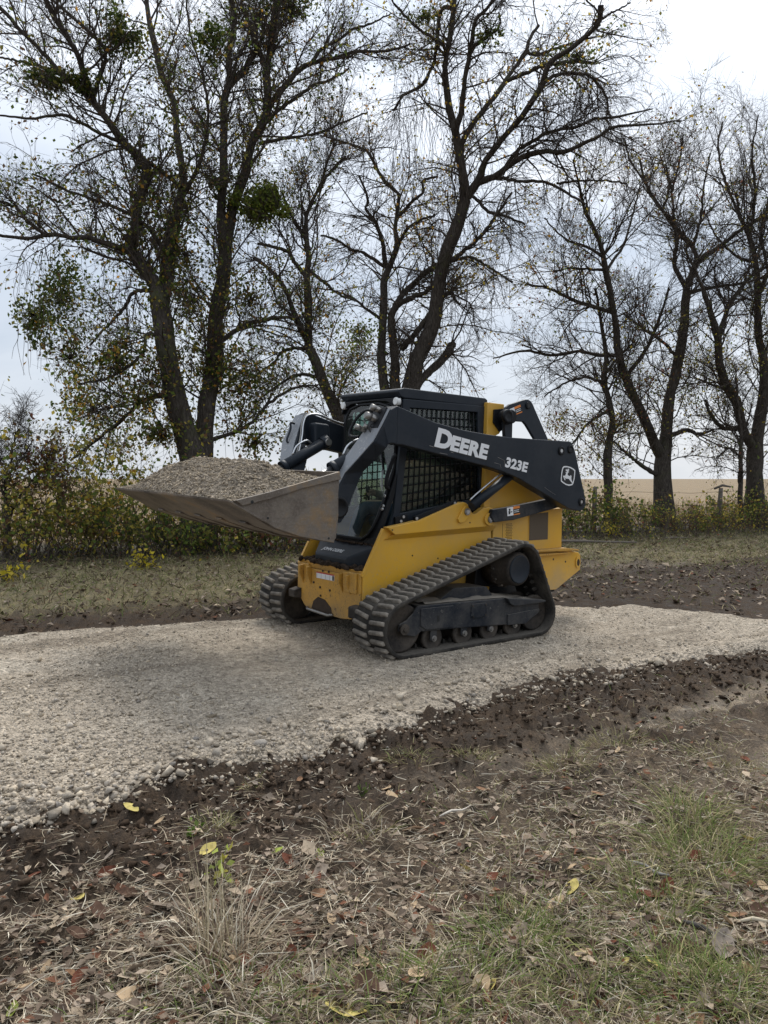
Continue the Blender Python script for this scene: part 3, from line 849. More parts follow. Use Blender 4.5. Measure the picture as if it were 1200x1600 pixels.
make_tree('hackberry_tree', 'large twin-trunked tree rising behind the loaded bucket, hung with green mistletoe', 'tree', 14.6, T1, 101, dens=1.3, leaves=17000, pal=PAL_MIX, leaf_low=.2, ivy=3400, leafsize=.068,
    clumps=[(410,318,42,42,3200,False),(180,58,30,34,900,True),(75,122,42,16,700,True),(130,128,22,12,350,True),(95,470,45,70,1500,True),(50,490,22,40,500,True),(450,12,60,20,800,True),(330,60,26,30,500,True),(345,285,20,22,300,True),(330,560,36,50,620,2),(235,600,46,50,620,2),(375,610,44,60,700,2),(180,560,44,50,560,2),(300,470,36,40,420,2),(390,470,36,44,480,2),(250,680,56,36,560,2),(400,690,40,36,420,2),(150,640,50,50,560,2),(110,560,34,70,620,2),(290,400,30,40,360,2)],
    vines=[(150,400,420,660,150,1.3),(20,80,380,520,26,1.6),(60,240,300,560,70,1.2)])
T2 = [
 [(552,850,26),(545,760,24),(535,680,21),(527,643,20),(513,617,18),(497,577,16),(483,540,15),(482,510,11),(480,447,10),(483,403,9),(479,362,7),(480,332,6),(495,302,5),(505,275,4),(512,250,4),(527,222,3)],
 [(483,535,10),(473,520,10),(457,483,8),(443,447,7),(423,423,6),(397,403,4)],
 [(479,432,8),(460,410,6),(450,393,6),(423,385,5),(403,380,4)],
 [(480,378,6),(462,347,5),(452,330,4),(440,300,3)],
 [(485,545,7),(447,547,5),(427,567,4),(395,590,3)],
 [(500,590,7),(467,585,5),(443,597,4),(410,620,3)],
 [(497,300,5),(515,270,4),(540,245,3)],
 [(481,420,6),(505,440,5),(530,460,4),(555,470,3)],
]
make_tree('young_hackberry_tree', 'slender leaning tree standing between the big twin-trunked tree and the cab', 'tree', 16.4, T2, 102, dens=1.0, leaves=3200, pal=PAL_MIX, leaf_low=.12, ivy=150)
T3 = [
 [(628,835,60),(630,700,46),(640,625,30),(650,562,24),(670,525,24),(680,487,21),(685,450,20),(692,412,21),(705,375,21),(717,345,20),(727,312,18),(724,275,14),(718,245,13),(711,204,12),(699,150,11),(696,111,9),(699,75,8),(705,39,8),(711,0,8),(712,-50,7)],
 [(620,680,28),(603,620,16),(596,562,14),(597,512,13),(600,462,12),(599,440,12),(607,422,10),(615,400,9),(621,382,9),(617,355,6),(622,325,6),(622,302,5),(605,287,6),(590,267,5),(577,240,5),(562,230,4),(530,220,3),(505,212,2)],
 [(625,680,26),(617,607,17),(617,562,14),(612,500,12),(617,480,11),(630,460,10),(655,435,9),(682,414,9)],
 [(618,478,9),(645,464,8),(665,457,7),(679,443,7)],
 [(602,420,8),(600,390,7),(595,370,6),(586,347,6),(572,327,4),(575,312,4),(562,275,3)],
 [(600,416,6),(567,395,5),(547,389,4),(527,375,4),(500,367,3)],
 [(621,382,7),(635,360,5),(655,345,4),(680,335,3)],
 [(621,340,6),(642,317,5),(661,300,4),(661,282,4),(685,275,3)],
 [(709,222,8),(720,175,8),(727,120,7),(735,75,7),(742,36,6),(756,18,5),(771,0,5),(785,-30,4)],
 [(735,76,6),(765,54,5),(780,42,4),(780,18,2)],
 [(705,12,7),(690,15,6),(685,45,6),(679,90,5),(663,129,5),(630,150,4),(615,174,3)],
 [(699,82,6),(687,66,5),(654,45,4),(630,21,4),(612,0,3)],
 [(730,308,15),(750,279,12),(756,258,10),(780,222,9),(807,192,9),(828,165,9),(846,132,8),(858,99,8),(888,78,7),(918,54,7),(936,33,8),(939,9,9)],
 [(940,30,3.5),(960,18,3),(985,5,2)],
 [(712,240,9),(730,207,9),(756,171,8),(780,141,8),(792,123,7),(807,102,6),(822,81,6),(828,60,5),(841,39,5)],
 [(792,126,7),(822,114,6),(852,102,6),(900,96,5),(930,99,4)],
 [(822,82,5),(840,85,5),(870,75,4),(895,68,3)],
 [(748,285,11),(780,270,9),(810,249,9),(846,237,8),(882,237,7),(909,225,6),(936,213,5),(960,198,5),(1020,195,3),(1065,188,2)],
 [(790,262,7),(810,234,6),(840,216,6),(864,204,5),(900,198,5),(930,186,4),(960,183,4),(1020,170,2)],
 [(848,130,6),(870,117,6),(900,115,5),(924,120,5),(945,147,4),(951,180,3)],
 [(752,282,7),(780,279,5),(816,283,5),(855,285,4),(888,303,4),(915,318,3)],
 [(870,286,4),(930,282,3),(980,286,3)],
 [(700,410,9),(725,392,6),(750,370,6),(775,337,5),(800,300,3)],
 [(725,300,6),(745,312,5),(762,330,5),(787,337,4),(820,350,3)],
 [(702,408,7),(735,402,5),(760,415,4),(800,440,3)],
 [(640,620,16),(655,598,13),(675,577,13),(697,555,14),(707,537,13)],
 [(688,466,8),(700,458,7),(707,460,6),(712,472,4)],
 [(672,490,9),(650,520,9),(627,547,9)],
 [(597,500,6),(572,482,4),(550,465,4),(525,455,3),(495,450,2)],
]
make_tree('broken_topped_tree', 'tall bare tree right behind the cab, many stems, drooping twigs and broken limb ends', 'tree', 18.2, T3, 103, dens=.95, leaves=4200, pal=[(YELLOW,3),(GOLD,2),(OLIVE,2),(BROWN,1.5)], droop=.22, leafsize=.07, ivy=260,
    clumps=[(660,28,22,14,160,True),(762,52,22,16,200,True),(905,88,50,34,520,True),(560,520,34,34,520,False)],
    vines=[(610,720,100,330,150,2.2),(690,800,220,420,70,1.6),(680,720,330,600,60,1.6),(840,960,110,200,60,1.2)])
T4 = [
 [(950,822,15),(950,760,13),(950,707,13),(956,662,10),(953,631,9),(945,599,8),(947,552,7),(938,500,5),(930,450,4)],
 [(953,640,6),(918,662,4),(896,691,3),(875,705,2)],
 [(946,600,5),(915,590,4),(880,600,3),(850,620,2)],
 [(945,585,5),(965,560,4),(985,540,3)],
]
make_tree('small_leafy_tree', 'small thin-stemmed tree with reddish leaves just right of the loader', 'tree', 20.2, T4, 104, dens=1.5, leaves=3000, pal=PAL_DRY, leafsize=.06)
T5 = [
 [(1040,826,44),(1037,790,30),(1035,740,26),(1036,710,25),(1042,678,18),(1045,631,17),(1054,590,16),(1064,545,14),(1070,488,13),(1073,450,12),(1089,409,9),(1083,387,6),(1064,365,6),(1035,330,5),(1010,290,4),(1000,250,3)],
 [(1035,715,18),(1023,694,16),(1007,653,15),(988,615,14),(975,583,13),(966,552,12),(962,504,10),(955,463,10),(947,425,9),(940,387,7),(928,358,6),(915,330,5),(905,290,4),(895,250,3)],
 [(1087,411,8),(1118,390,7),(1149,365,6),(1175,349,5),(1210,320,4),(1240,280,3)],
 [(1072,450,9),(1054,415,7),(1057,384,6),(1054,349,4),(1050,300,3),(1040,260,2)],
 [(1074,458,7),(1124,447,5),(1168,441,4),(1210,428,3)],
 [(980,593,8),(985,580,7),(1010,545,6),(1035,485,4),(1045,450,3)],
 [(1030,745,8),(997,723,6),(978,707,4),(960,690,3)],
 [(1042,682,8),(1073,672,7),(1090,678,5),(1115,672,3)],
 [(957,488,7),(918,476,6),(883,463,5),(855,450,4),(820,444,3)],
 [(963,555,7),(937,555,6),(905,550,5),(861,555,5),(820,548,4),(770,560,2)],
 [(944,422,5),(893,419,3),(867,425,3)],
 [(940,400,5),(918,386,4),(883,373,3),(850,340,2)],
 [(1083,385,5),(1095,340,4),(1100,290,3),(1110,240,2)],
 [(947,425,5),(975,380,4),(990,330,3),(1000,290,2)],
 [(1060,560,6),(1030,530,5),(1000,510,4),(975,490,3)],
 [(1050,300,3.5),(1062,250,3),(1068,210,2)],
 [(1012,292,3.5),(985,250,3),(975,215,2)],
 [(1035,330,4),(1045,290,3),(1030,240,2)],
]
make_tree('forked_tree', 'fork-trunked bare tree to the right of the loader, before the tan field', 'tree', 21.0, T5, 105, dens=.9, leaves=4200, pal=PAL_DRY, leaf_low=.14, leafsize=.07, twig_len=1.25, ivy=160)
T6 = [
 [(1180,824,40),(1179,786,28),(1179,735,25),(1180,705,24),(1184,672,18),(1194,615,17),(1194,564,13),(1184,520,11),(1184,463,10),(1181,409,8),(1171,371,7),(1156,340,5),(1150,300,3)],
 [(1179,705,16),(1162,672,14),(1152,631,14),(1137,605,14),(1124,567,13),(1121,526,12),(1108,482,9),(1099,457,6),(1085,420,4),(1070,390,3)],
 [(1184,465,8),(1200,425,7),(1215,380,6),(1228,320,5),(1240,260,4)],
 [(1160,668,9),(1130,669,7),(1111,647,5),(1102,624,3)],
 [(1122,530,8),(1137,482,7),(1146,466,6),(1171,434,5),(1200,415,4)],
 [(1181,410,6),(1150,400,4),(1120,370,3),(1100,330,2)],
 [(1194,600,8),(1220,560,6),(1250,500,5),(1270,430,3)],
 [(1140,610,6),(1110,600,4),(1085,590,3)],
 [(1171,371,6),(1180,300,5),(1175,240,3),(1185,180,2)],
 [(1156,340,5),(1132,280,4),(1122,230,3),(1130,190,2)],
 [(1200,425,5),(1190,360,4),(1205,290,3),(1200,220,2)],
]
make_tree('roadside_elm_tree', 'rightmost forked tree standing at the edge of the picture', 'tree', 21.4, T6, 106, dens=1.0, leaves=3300, pal=[(OLIVE,3),(YELLOW,2.5),(GREEN,2),(BROWN,2)], leaf_low=.14, leafsize=.07, twig_len=1.25, ivy=120)
T7 = [[(1157,824,9),(1157,742,7),(1157,680,5),(1153,630,4),(1150,590,3)], [(1157,700,4),(1168,660,3),(1175,630,2)], [(1157,715,4),(1140,700,3),(1120,715,2)]]
make_tree('sapling_tree', 'thin straight sapling between the fence post and the rightmost tree', 'tree', 20.6, T7, 107, dens=1.2, leaves=260, pal=PAL_DRY, twig_len=.7)
T8 = [[(14,866,8),(14,836,6),(14,808,5),(7,762,4),(17,735,3),(20,700,3),(28,670,2)], [(10,780,4),(-10,740,3),(-25,700,2)], [(14,810,4),(35,770,3),(60,740,2),(85,725,2)], [(16,740,3),(35,715,2),(50,690,2)], [(14,790,3),(40,800,3),(70,790,2),(100,770,2)]]
make_tree('brown_leaved_sapling', 'small brown-leaved sapling at the left edge of the picture', 'tree', 12.6, T8, 108, dens=2.6, leaves=900, pal=[(BROWN,3),(RUST,2),(OLIVE,2),(GOLD,.7)], twig_len=.5, leafsize=.06)

# ------------------------------------------------------------------ brush along the fence
def bush(name, label, u, v, w, h, pal, nl, seed, stems=40, leafsize=.06, cat='bush', group='bushes along the fence line', dry=0):
    g = np.random.default_rng(seed)
    Y = 1.30*1200/(v-748.)
    c = at(u, v, Y); c[2] = 0.02
    rx, rz = w*Y/2400, h*Y/1200*1.28; ry = rx*.8
    c[1] += ry*.7
    root = empty(name, tuple(c)); tag(root, label, cat, group)
    a = g.uniform(0, 2*np.pi, stems); rr_ = np.sqrt(g.random(stems))
    P0 = np.column_stack([np.cos(a)*rr_*rx*.6, np.sin(a)*rr_*ry*.6, np.zeros(stems)])
    D = np.column_stack([np.cos(a)*rr_*.7 + g.normal(0,.2,stems), np.sin(a)*rr_*.7, np.ones(stems)])
    S, Q = grow(P0, D, g.uniform(.45, 1.35, stems)*rz*np.sqrt(np.clip(1.15-rr_**2, .2, 1)), np.full(stems, .008), 6, .16, -.03, g)
    n2 = stems*7
    p, d, r, T = spawn(S, Q, n2, g, .15, .4, 1.2)
    S2, Q2 = grow(p, d, g.uniform(.12, .45, n2)*max(.6, rz), np.full(n2, .0042), 3, .25, .0, g)
    v1, q1, _ = join([tubes(S, Q, 4, g), tubes(S2, Q2, 3, g)])
    tag(obj('stems', big_mesh(name + '_stems', v1, q1), M['vine'] if dry else M['twig'], root), kind='stuff')
    allp = np.vstack([S2.reshape(-1,3), S[:,2:].reshape(-1,3)])
    p = allp[g.integers(0, len(allp), nl)] + g.normal(0, .05, (nl,3))
    p[:,2] = np.abs(p[:,2])
    p = p[(fbm(p[:,0]*2+seed, p[:,2]*2+p[:,1], 1.2, 3) + g.uniform(-.5,.5,len(p))) > -.22]; nl = len(p)
    lv, lq = leaf_quads(p, g.uniform(.55, 1.6, nl)*leafsize*1.2, g, .2)
    tag(obj('leaves', big_mesh(name + '_leaves', lv, lq, None, np.repeat(np.clip(palette(nl, g, pal)*1.3, 0, .8), 4, 0)), M['leaf'], root), kind='stuff')
    return root
PG = [(GREEN,4),(OLIVE,3),(DARKG,2),(YELLOW,.8),(BROWN,.6)]
PO = [(OLIVE,4),(GREEN,2),(YELLOW,2),(BROWN,1.5)]
PY = [(OLIVE,3),(YELLOW,3),(GREEN,2),(GOLD,1)]
PB = [(BROWN,3),(OLIVE,3),(GREEN,1),(RUST,1)]
BR = [
 ('leafy_bush','olive bush under the brown sapling at the left edge',20,876,160,150,PO,3000),
 ('leafy_bush','tall yellow-green bush left of the bucket, below the drooping twigs',95,868,170,165,PY,3600),
 ('leafy_bush','bushy olive thicket right under the far bucket corner',170,866,160,150,PO,3300),
 ('leafy_bush','dark green bush below the bucket cutting edge',245,872,150,85,PG,2000),
 ('leafy_bush','low green bush under the middle of the bucket',330,868,160,85,PG,2200),
 ('leafy_bush','brown and green brush under the near bucket corner',415,864,150,90,PB,1900),
 ('leafy_bush','green brush behind the far track',490,860,130,95,PG,1700),
 ('leafy_bush','low bush hidden behind the loader cab',640,850,190,90,PO,1300),
 ('leafy_bush','brush hidden behind the loader boom',780,842,190,85,PG,1300),
 ('leafy_bush','bright green bush directly right of the loader rear',925,836,150,66,PG,2400),
 ('leafy_bush','green bush at the foot of the fork-trunked tree',1000,832,110,46,PG,1600),
 ('leafy_bush','olive brush between the fork-trunked tree and the fence post',1080,830,110,44,PO,1300),
 ('leafy_bush','yellow-green bush in front of the fence post',1140,826,110,42,PY,1300),
 ('leafy_bush','dark green bush at the foot of the rightmost tree',1200,824,110,50,PG,1400),
]
for i, (nm, lb, u, v, w, h, pal, nl) in enumerate(BR):
    bush(nm, lb, u, v, w, h, pal, nl, 300+i)
for i, (u, v, w, h, lb) in enumerate([(225,890,22,24,'small bright yellow weed at the grass edge below the bucket'),(8,905,20,40,'yellow-leaved weed at the left edge of the picture'),(960,838,30,26,'yellow-flowering weed at the foot of the right-hand bushes')]):
    bush('yellow_weed', lb, u, v, w, h, [((0.42,0.34,0.03),4),(YELLOW,2),(OLIVE,1)], 130, 350+i, 9, .05, 'weed', 'yellow weeds')
# dry brush that reads as one mass behind the bushes
g = np.random.default_rng(77)
nb = 1300
bx = g.uniform(-11, 13, nb); by = 16.0 + .47*bx + g.normal(-.9, .9, nb)
S, Q = grow(np.column_stack([bx, by, np.full(nb, .0)]), np.column_stack([g.normal(0,.35,nb), g.normal(0,.35,nb), np.ones(nb)]), g.uniform(.2, .75, nb)*(1+.5*fbm(bx, by*0+2, .5, 2)), np.full(nb, .006), 5, .16, -.03, g, .4)
p, d, r, T = spawn(S, Q, nb*2, g, .2, .3, 1.1)
S2, Q2 = grow(p, d, g.uniform(.1, .4, nb*2), np.full(nb*2, .004), 2, .25, 0, g)
v1, q1, _ = join([tubes(S, Q, 3, g), tubes(S2, Q2, 3, g)])
tag(obj('dry_brush', big_mesh('dry_brush', v1, q1), M['vine']), 'tangle of dry brown stems along the fence line', 'brush', kind='stuff')
allp = S2.reshape(-1,3); nl = 9000
p = allp[g.integers(0, len(allp), nl)] + g.normal(0, .06, (nl,3)); p[:,2] = np.abs(p[:,2])
lv, lq = leaf_quads(p, g.uniform(.03, .075, nl), g, .3)
tag(obj('undergrowth', big_mesh('undergrowth', lv, lq, None, np.repeat(palette(nl, g, PO + [(BROWN,2),(RUST,.6)]), 4, 0)), M['leaf']), 'small olive and brown leaves of the undergrowth below the trees', 'undergrowth', kind='stuff')

# fence ------------------------------------------------------------------
fb = at(1122, 818, 20.4); fb[2] = 0
fe = empty('wire_fence', tuple(fb)); tag(fe, 'old wire fence with a weathered wooden post between the right-hand trees', 'fence')
fd = np.array([0.905, 0.425, 0])       # along the tree row
def fence_post(o, hgt, r, lean):
    m = MB(); pts = [o + np.array([lean*k, 0, hgt*k]) for k in (0, .35, .7, 1)]
    m.tube(pts, [r*1.1, r, r*.95, r*.8], 9)
    return m.build('post', M['wood'], fe)
fence_post(np.zeros(3), 1.10, .065, .06)
for k in (-26, -21.5, -17, -12.5, -8, -4.2, 4.0):
    fence_post(fd*k, 1.15, .06, .03)
m = MB(); m.tube([(-.12,0,1.08),(.1,0,1.17),(.32,0,1.13)], [.03,.035,.02], 7); m.build('cross_piece', M['wood'], fe)
for hz_ in (.38, .68, 1.0):
    m = MB(); m.tube([fd*k + np.array([0,-.09,hz_ + .03*math.sin(k*1.3)]) for k in np.arange(-27, 5.1, 2.0)], .006, 4); m.build('wire', M['wire'], fe)

# ------------------------------------------------------------------ compact track loader (x forward, y left, z up)
from mathutils import Matrix, Vector
TH, ROLL = R(37.4), R(1.6)
f_ = np.array([-math.cos(TH), -math.sin(TH), 0]); l0 = np.array([math.sin(TH), -math.cos(TH), 0]); z0 = np.array([0, 0, 1.])
l_ = l0*math.cos(ROLL) - z0*math.sin(ROLL); u_ = z0*math.cos(ROLL) + l0*math.sin(ROLL)
o_ = np.array([0.1687, 6.8814, 0.0265])
MW = Matrix(((f_[0], l_[0], u_[0], o_[0]), (f_[1], l_[1], u_[1], o_[1]), (f_[2], l_[2], u_[2], o_[2]), (0,0,0,1)))
LD = empty('compact_track_loader')
LD.matrix_world = MW
tag(LD, 'yellow and charcoal compact track loader carrying a bucket of gravel', 'track loader')
def mir(pts): return [(p[0], -p[1], p[2]) for p in pts]

# --- tracks
CIR = [(0.72, 0.215, 0.190), (-0.775, 0.175, 0.155), (-0.535, 0.575, 0.195)]     # inner belt surface round idlers and sprocket
def resample(pts, n):
    P = np.array(pts + [pts[0]]); s = np.concatenate([[0], np.cumsum(np.linalg.norm(np.diff(P, axis=0), axis=1))])
    t = np.linspace(0, s[-1], n, endpoint=False)
    return np.column_stack([np.interp(t, s, P[:,0]), np.interp(t, s, P[:,1])]), s[-1]
def belt_line(off, n):
    """the tight loop round the three wheels, off metres outside them"""
    pts = sorted({(round(x+(r+off)*math.cos(a), 5), round(z+(r+off)*math.sin(a), 5)) for x, z, r in CIR for a in np.linspace(0, 2*math.pi, 120)})
    def half(q):
        h = []
        for p in q:
            while len(h) > 1 and (h[-1][0]-h[-2][0])*(p[1]-h[-2][1]) - (h[-1][1]-h[-2][1])*(p[0]-h[-2][0]) <= 0: h.pop()
            h.append(p)
        return h[:-1]
    return resample(half(pts) + half(pts[::-1]), n)
outer, per = belt_line(0.030, 180)
inner, _ = belt_line(0.0, 180)
NLUG = 64
lugc, _ = belt_line(0.030, NLUG*2)
def lug_mesh():
    m = MB()
    # a chevron-ended bar, wider at its foot
    yo, h, a, b = .090, .024, .020, .013
    foot = [(-a, -yo), (a, -yo+.006), (a, yo), (-a, yo-.006)]
    topp = [(-b, -yo+.010), (b, -yo+.014), (b, yo-.010), (-b, yo-.014)]
    P = [(x, y, -.004) for x, y in foot] + [(x, y, h) for x, y in topp]
    m.hexa(P)
    return m
LUG_ME = None
def make_track(sign):
    yc = sign*.75
    rings = []
    n = len(outer)
    m = MB()
    w = .200
    prof = []
    V, F = [], []
    for i in range(n):
        o, k = outer[i], inner[i]
        V += [(k[0], yc-w, k[1]), (k[0], yc-w*.35, k[1]), (k[0], yc+w*.35, k[1]), (k[0], yc+w, k[1]), (o[0], yc+w, o[1]), (o[0], yc-w, o[1])]
    for i in range(n):
        j = (i+1) % n
        for q in range(6):
            q2 = (q+1) % 6
            F.append((i*6+q, i*6+q2, j*6+q2, j*6+q))
    m.add(V, F, True)
    tr = m.build('track', M['rubber'], LD, .004, 1)
    # inner guide teeth, too small to single out
    gm = MB()
    for i in range(0, n, 3):
        k = inner[i]; k2 = inner[(i+1) % n]; t = np.array(k2)-np.array(k); t /= np.linalg.norm(t); nn = np.array([-t[1], t[0]])
        c = np.array([(CIR[0][0]+CIR[1][0]+CIR[2][0])/3, .3]); nn = nn if nn@(c-k) > 0 else -nn
        for ys in (-.05, .05):
            a = k - t*.012; b = k + t*.012; a2 = a + nn*.035 + t*.004; b2 = b + nn*.035 - t*.004
            gm.hexa([(a[0],yc+ys-.016,a[1]),(b[0],yc+ys-.016,b[1]),(b[0],yc+ys+.016,b[1]),(a[0],yc+ys+.016,a[1]),(a2[0],yc+ys-.012,a2[1]),(b2[0],yc+ys-.012,b2[1]),(b2[0],yc+ys+.012,b2[1]),(a2[0],yc+ys+.012,a2[1])])
    tag(gm.build('guide_teeth', M['rubber'], tr), kind='stuff')
    global LUG_ME
    for i in range(NLUG*2):
        p = lugc[i]; nx = lugc[(i+1) % len(lugc)]; pv = lugc[i-1]
        t = np.array(nx)-np.array(pv); t /= np.linalg.norm(t); nn = np.array([-t[1], t[0]])
        c = np.array([-.1, .3]); nn = nn if nn@(np.array(p)-c) > 0 else -nn
        row = 1 if i % 2 else -1
        if LUG_ME is None:
            o = lug_mesh().build('tread_lug', M['rubber_lug'], tr, .008, 2); LUG_ME = o.data
        else:
            o = obj('tread_lug', LUG_ME, None, tr, .008, 2)
        X = Vector((t[0], 0, t[1])); Zv = Vector((nn[0], 0, nn[1])); Yv = Zv.cross(X)
        j = rng.normal(0, .002)
        mm = Matrix(((X.x, Yv.x, Zv.x, p[0]), (X.y, Yv.y, Zv.y, yc+row*.104), (X.z, Yv.z, Zv.z, p[1]), (0,0,0,1)))
        o.matrix_local = mm @ Matrix.Rotation(rng.normal(0, .03) + row*.10, 4, 'Z')
    return tr
def make_running_gear(s):
    def Y(a): return s*a
    # track frame: long box with a sloping dusty top
    m = MB()
    prof = [(.57,.375),(.20,.365),(-.36,.345),(-.80,.285),(-.80,.17),(-.62,.10),(.20,.155),(.53,.17),(.57,.20)]
    m.prism(prof, Y(.60), Y(.895))
    fr = m.build('track_frame', M['frame_dark'], LD, .010)
    m = MB(); m.prism([(.30,.36),(-.34,.34),(-.25,.44),(.12,.46)], Y(.56), Y(.80)); m.build('frame_shelf', M['frame_dark'], fr, .01)
    m = MB(); m.prism([(.555,.352),(.215,.345),(.215,.170),(.50,.182),(.555,.22)], Y(.893), Y(.905)); m.build('cover_plate', M['frame_dark'], fr, .006)
    m = MB(); m.prism([(.39,.285),(.365,.285),(.365,.235),(.39,.235)], Y(.9055), Y(.907)); m.build('slot', M['black_decal'], fr)
    m = MB(); m.prism([(.02,.335),(-.145,.330),(-.155,.315),(-.155,.225),(-.14,.215),(.005,.215),(.02,.23)], Y(.893), Y(.903)); m.build('access_cover', M['frame_dark'], fr, .005)
    for bx_, bz_ in ((.005,.318),(-.14,.314),(.0,.232),(-.138,.232)):
        m = MB(); m.cyl((bx_, Y(.90), bz_), (bx_, Y(.908), bz_), .008, n=8); m.build('bolt', M['roller'], fr)
    m = MB(); m.prism([(-.36,.35),(-.84,.290),(-.84,.272),(-.45,.275),(-.40,.30)], Y(.78), Y(.935)); m.build('step_ledge', M['frame_dark'], fr, .006)
    m = MB(); m.prism([(-.40,.205),(-.79,.215),(-.79,.19),(-.62,.105),(-.40,.115)], Y(.893), Y(.91)); m.build('rear_plate', M['frame_dark'], fr, .005)
    # front idler with its fork arm
    m = MB(); m.lathe_y(.72, .215, [(Y(.63),.188),(Y(.645),.190),(Y(.66),.150),(Y(.70),.145),(Y(.80),.145),(Y(.84),.150),(Y(.855),.190),(Y(.87),.188),(Y(.872),.17),(Y(.845),.10),(Y(.845),.02)], 36)
    idl = m.build('front_idler', M['roller'], LD)
    m = MB(); m.prism([(.585,.37),(.54,.37),(.54,.17),(.60,.14),(.70,.165),(.76,.20),(.75,.25),(.69,.27),(.62,.32)], Y(.872), Y(.892)); m.build('fork_arm', M['frame_dark'], idl, .006)
    m = MB(); m.cyl((.715,Y(.89),.212), (.715,Y(.915),.212), .042, n=18); m.cyl((.715,Y(.915),.212), (.715,Y(.925),.212), .020, n=6, smooth=False); m.build('axle_cap', M['roller'], idl)
    m = MB(); m.lathe_y(-.775, .175, [(Y(.63),.152),(Y(.66),.155),(Y(.68),.12),(Y(.81),.12),(Y(.83),.155),(Y(.86),.153),(Y(.862),.14),(Y(.835),.09),(Y(.835),.02)], 36)
    m.build('rear_idler', M['roller'], LD)
    for rx in (.40, .075, -.225, -.51):
        m = MB(); m.lathe_y(rx, .100, [(Y(.62),.097),(Y(.64),.099),(Y(.66),.075),(Y(.82),.075),(Y(.835),.099),(Y(.865),.097),(Y(.867),.085),(Y(.85),.05),(Y(.85),.01)], 28)
        ro = m.build('roller', M['roller'], LD)
        m = MB(); m.prism([(rx+.035,.18),(rx-.035,.18),(rx-.032,.085),(rx,.07),(rx+.032,.085)], Y(.868), Y(.880)); m.build('bracket', M['frame_dark'], ro, .004)
        m = MB(); m.cyl((rx,Y(.88),.10), (rx,Y(.892),.10), .024, n=14); m.cyl((rx,Y(.892),.10), (rx,Y(.903),.10), .015, n=6, smooth=False); m.build('bolt', M['dull_steel'], ro)
    # drive sprocket
    m = MB(); sx_, sz_ = -.535, .575
    nT = 15; ringo = []
    for i in range(nT*4):
        a = 2*math.pi*i/(nT*4); r = .178 if i % 4 in (0, 1) else .150
        ringo.append((sx_ + r*math.cos(a), sz_ + r*math.sin(a)))
    m.prism(ringo, Y(.70), Y(.735))
    sp = m.build('drive_sprocket', M['roller'], LD, .004)
    m = MB(); m.lathe_y(sx_, sz_, [(Y(.60),.17),(Y(.735),.165),(Y(.75),.148),(Y(.87),.145),(Y(.89),.137),(Y(.895),.128),(Y(.895),.01)], 40); hub = m.build('hub', M['roller'], sp)
    m = MB(); m.lathe_y(sx_, sz_, [(Y(.893),.122),(Y(.903),.120),(Y(.905),.112),(Y(.902),.106),(Y(.902),.005)], 36); m.build('hub_cap', M['char'], sp)
    for a in range(10):
        t = 2*math.pi*a/10; m = MB(); m.cyl((sx_+.157*math.cos(t),Y(.735),sz_+.157*math.sin(t)), (sx_+.157*math.cos(t),Y(.748),sz_+.157*math.sin(t)), .011, n=6, smooth=False); m.build('bolt', M['dull_steel'], sp)
    m = MB(); m.prism([(-.34,.70),(-.72,.70),(-.74,.45),(-.55,.38),(-.30,.42)], Y(.48), Y(.60)); m.build('drive_housing', M['black'], LD, .01)
    # mud packed on the frame
    mm = MB(); g = np.random.default_rng(8)
    xs = np.linspace(.50, -.74, 40); ys = np.linspace(.58, .885, 12)
    top = lambda x: np.interp(x, [-.80,-.36,.20,.57], [.285,.347,.367,.377])
    Vv = [(x, Y(y), top(x) + .004 + .022*max(0, .25 + fbm(np.array(x*3.0), np.array(y*5.0), 2.5, 3)) * (1 if .60 < y < .87 else .1)) for x in xs for y in ys]
    Ff = [(i*12+j, i*12+j+1, (i+1)*12+j+1, (i+1)*12+j) for i in range(39) for j in range(11)]
    mm.add(Vv, Ff, True); mm.build('caked_dust', plain('grey_dust', (.30,.265,.22), .95, 0, .3, 30, .5, .1) if s > 0 else bpy.data.materials['grey_dust'], fr)
for s in (1, -1):
    make_track(s); make_running_gear(s)

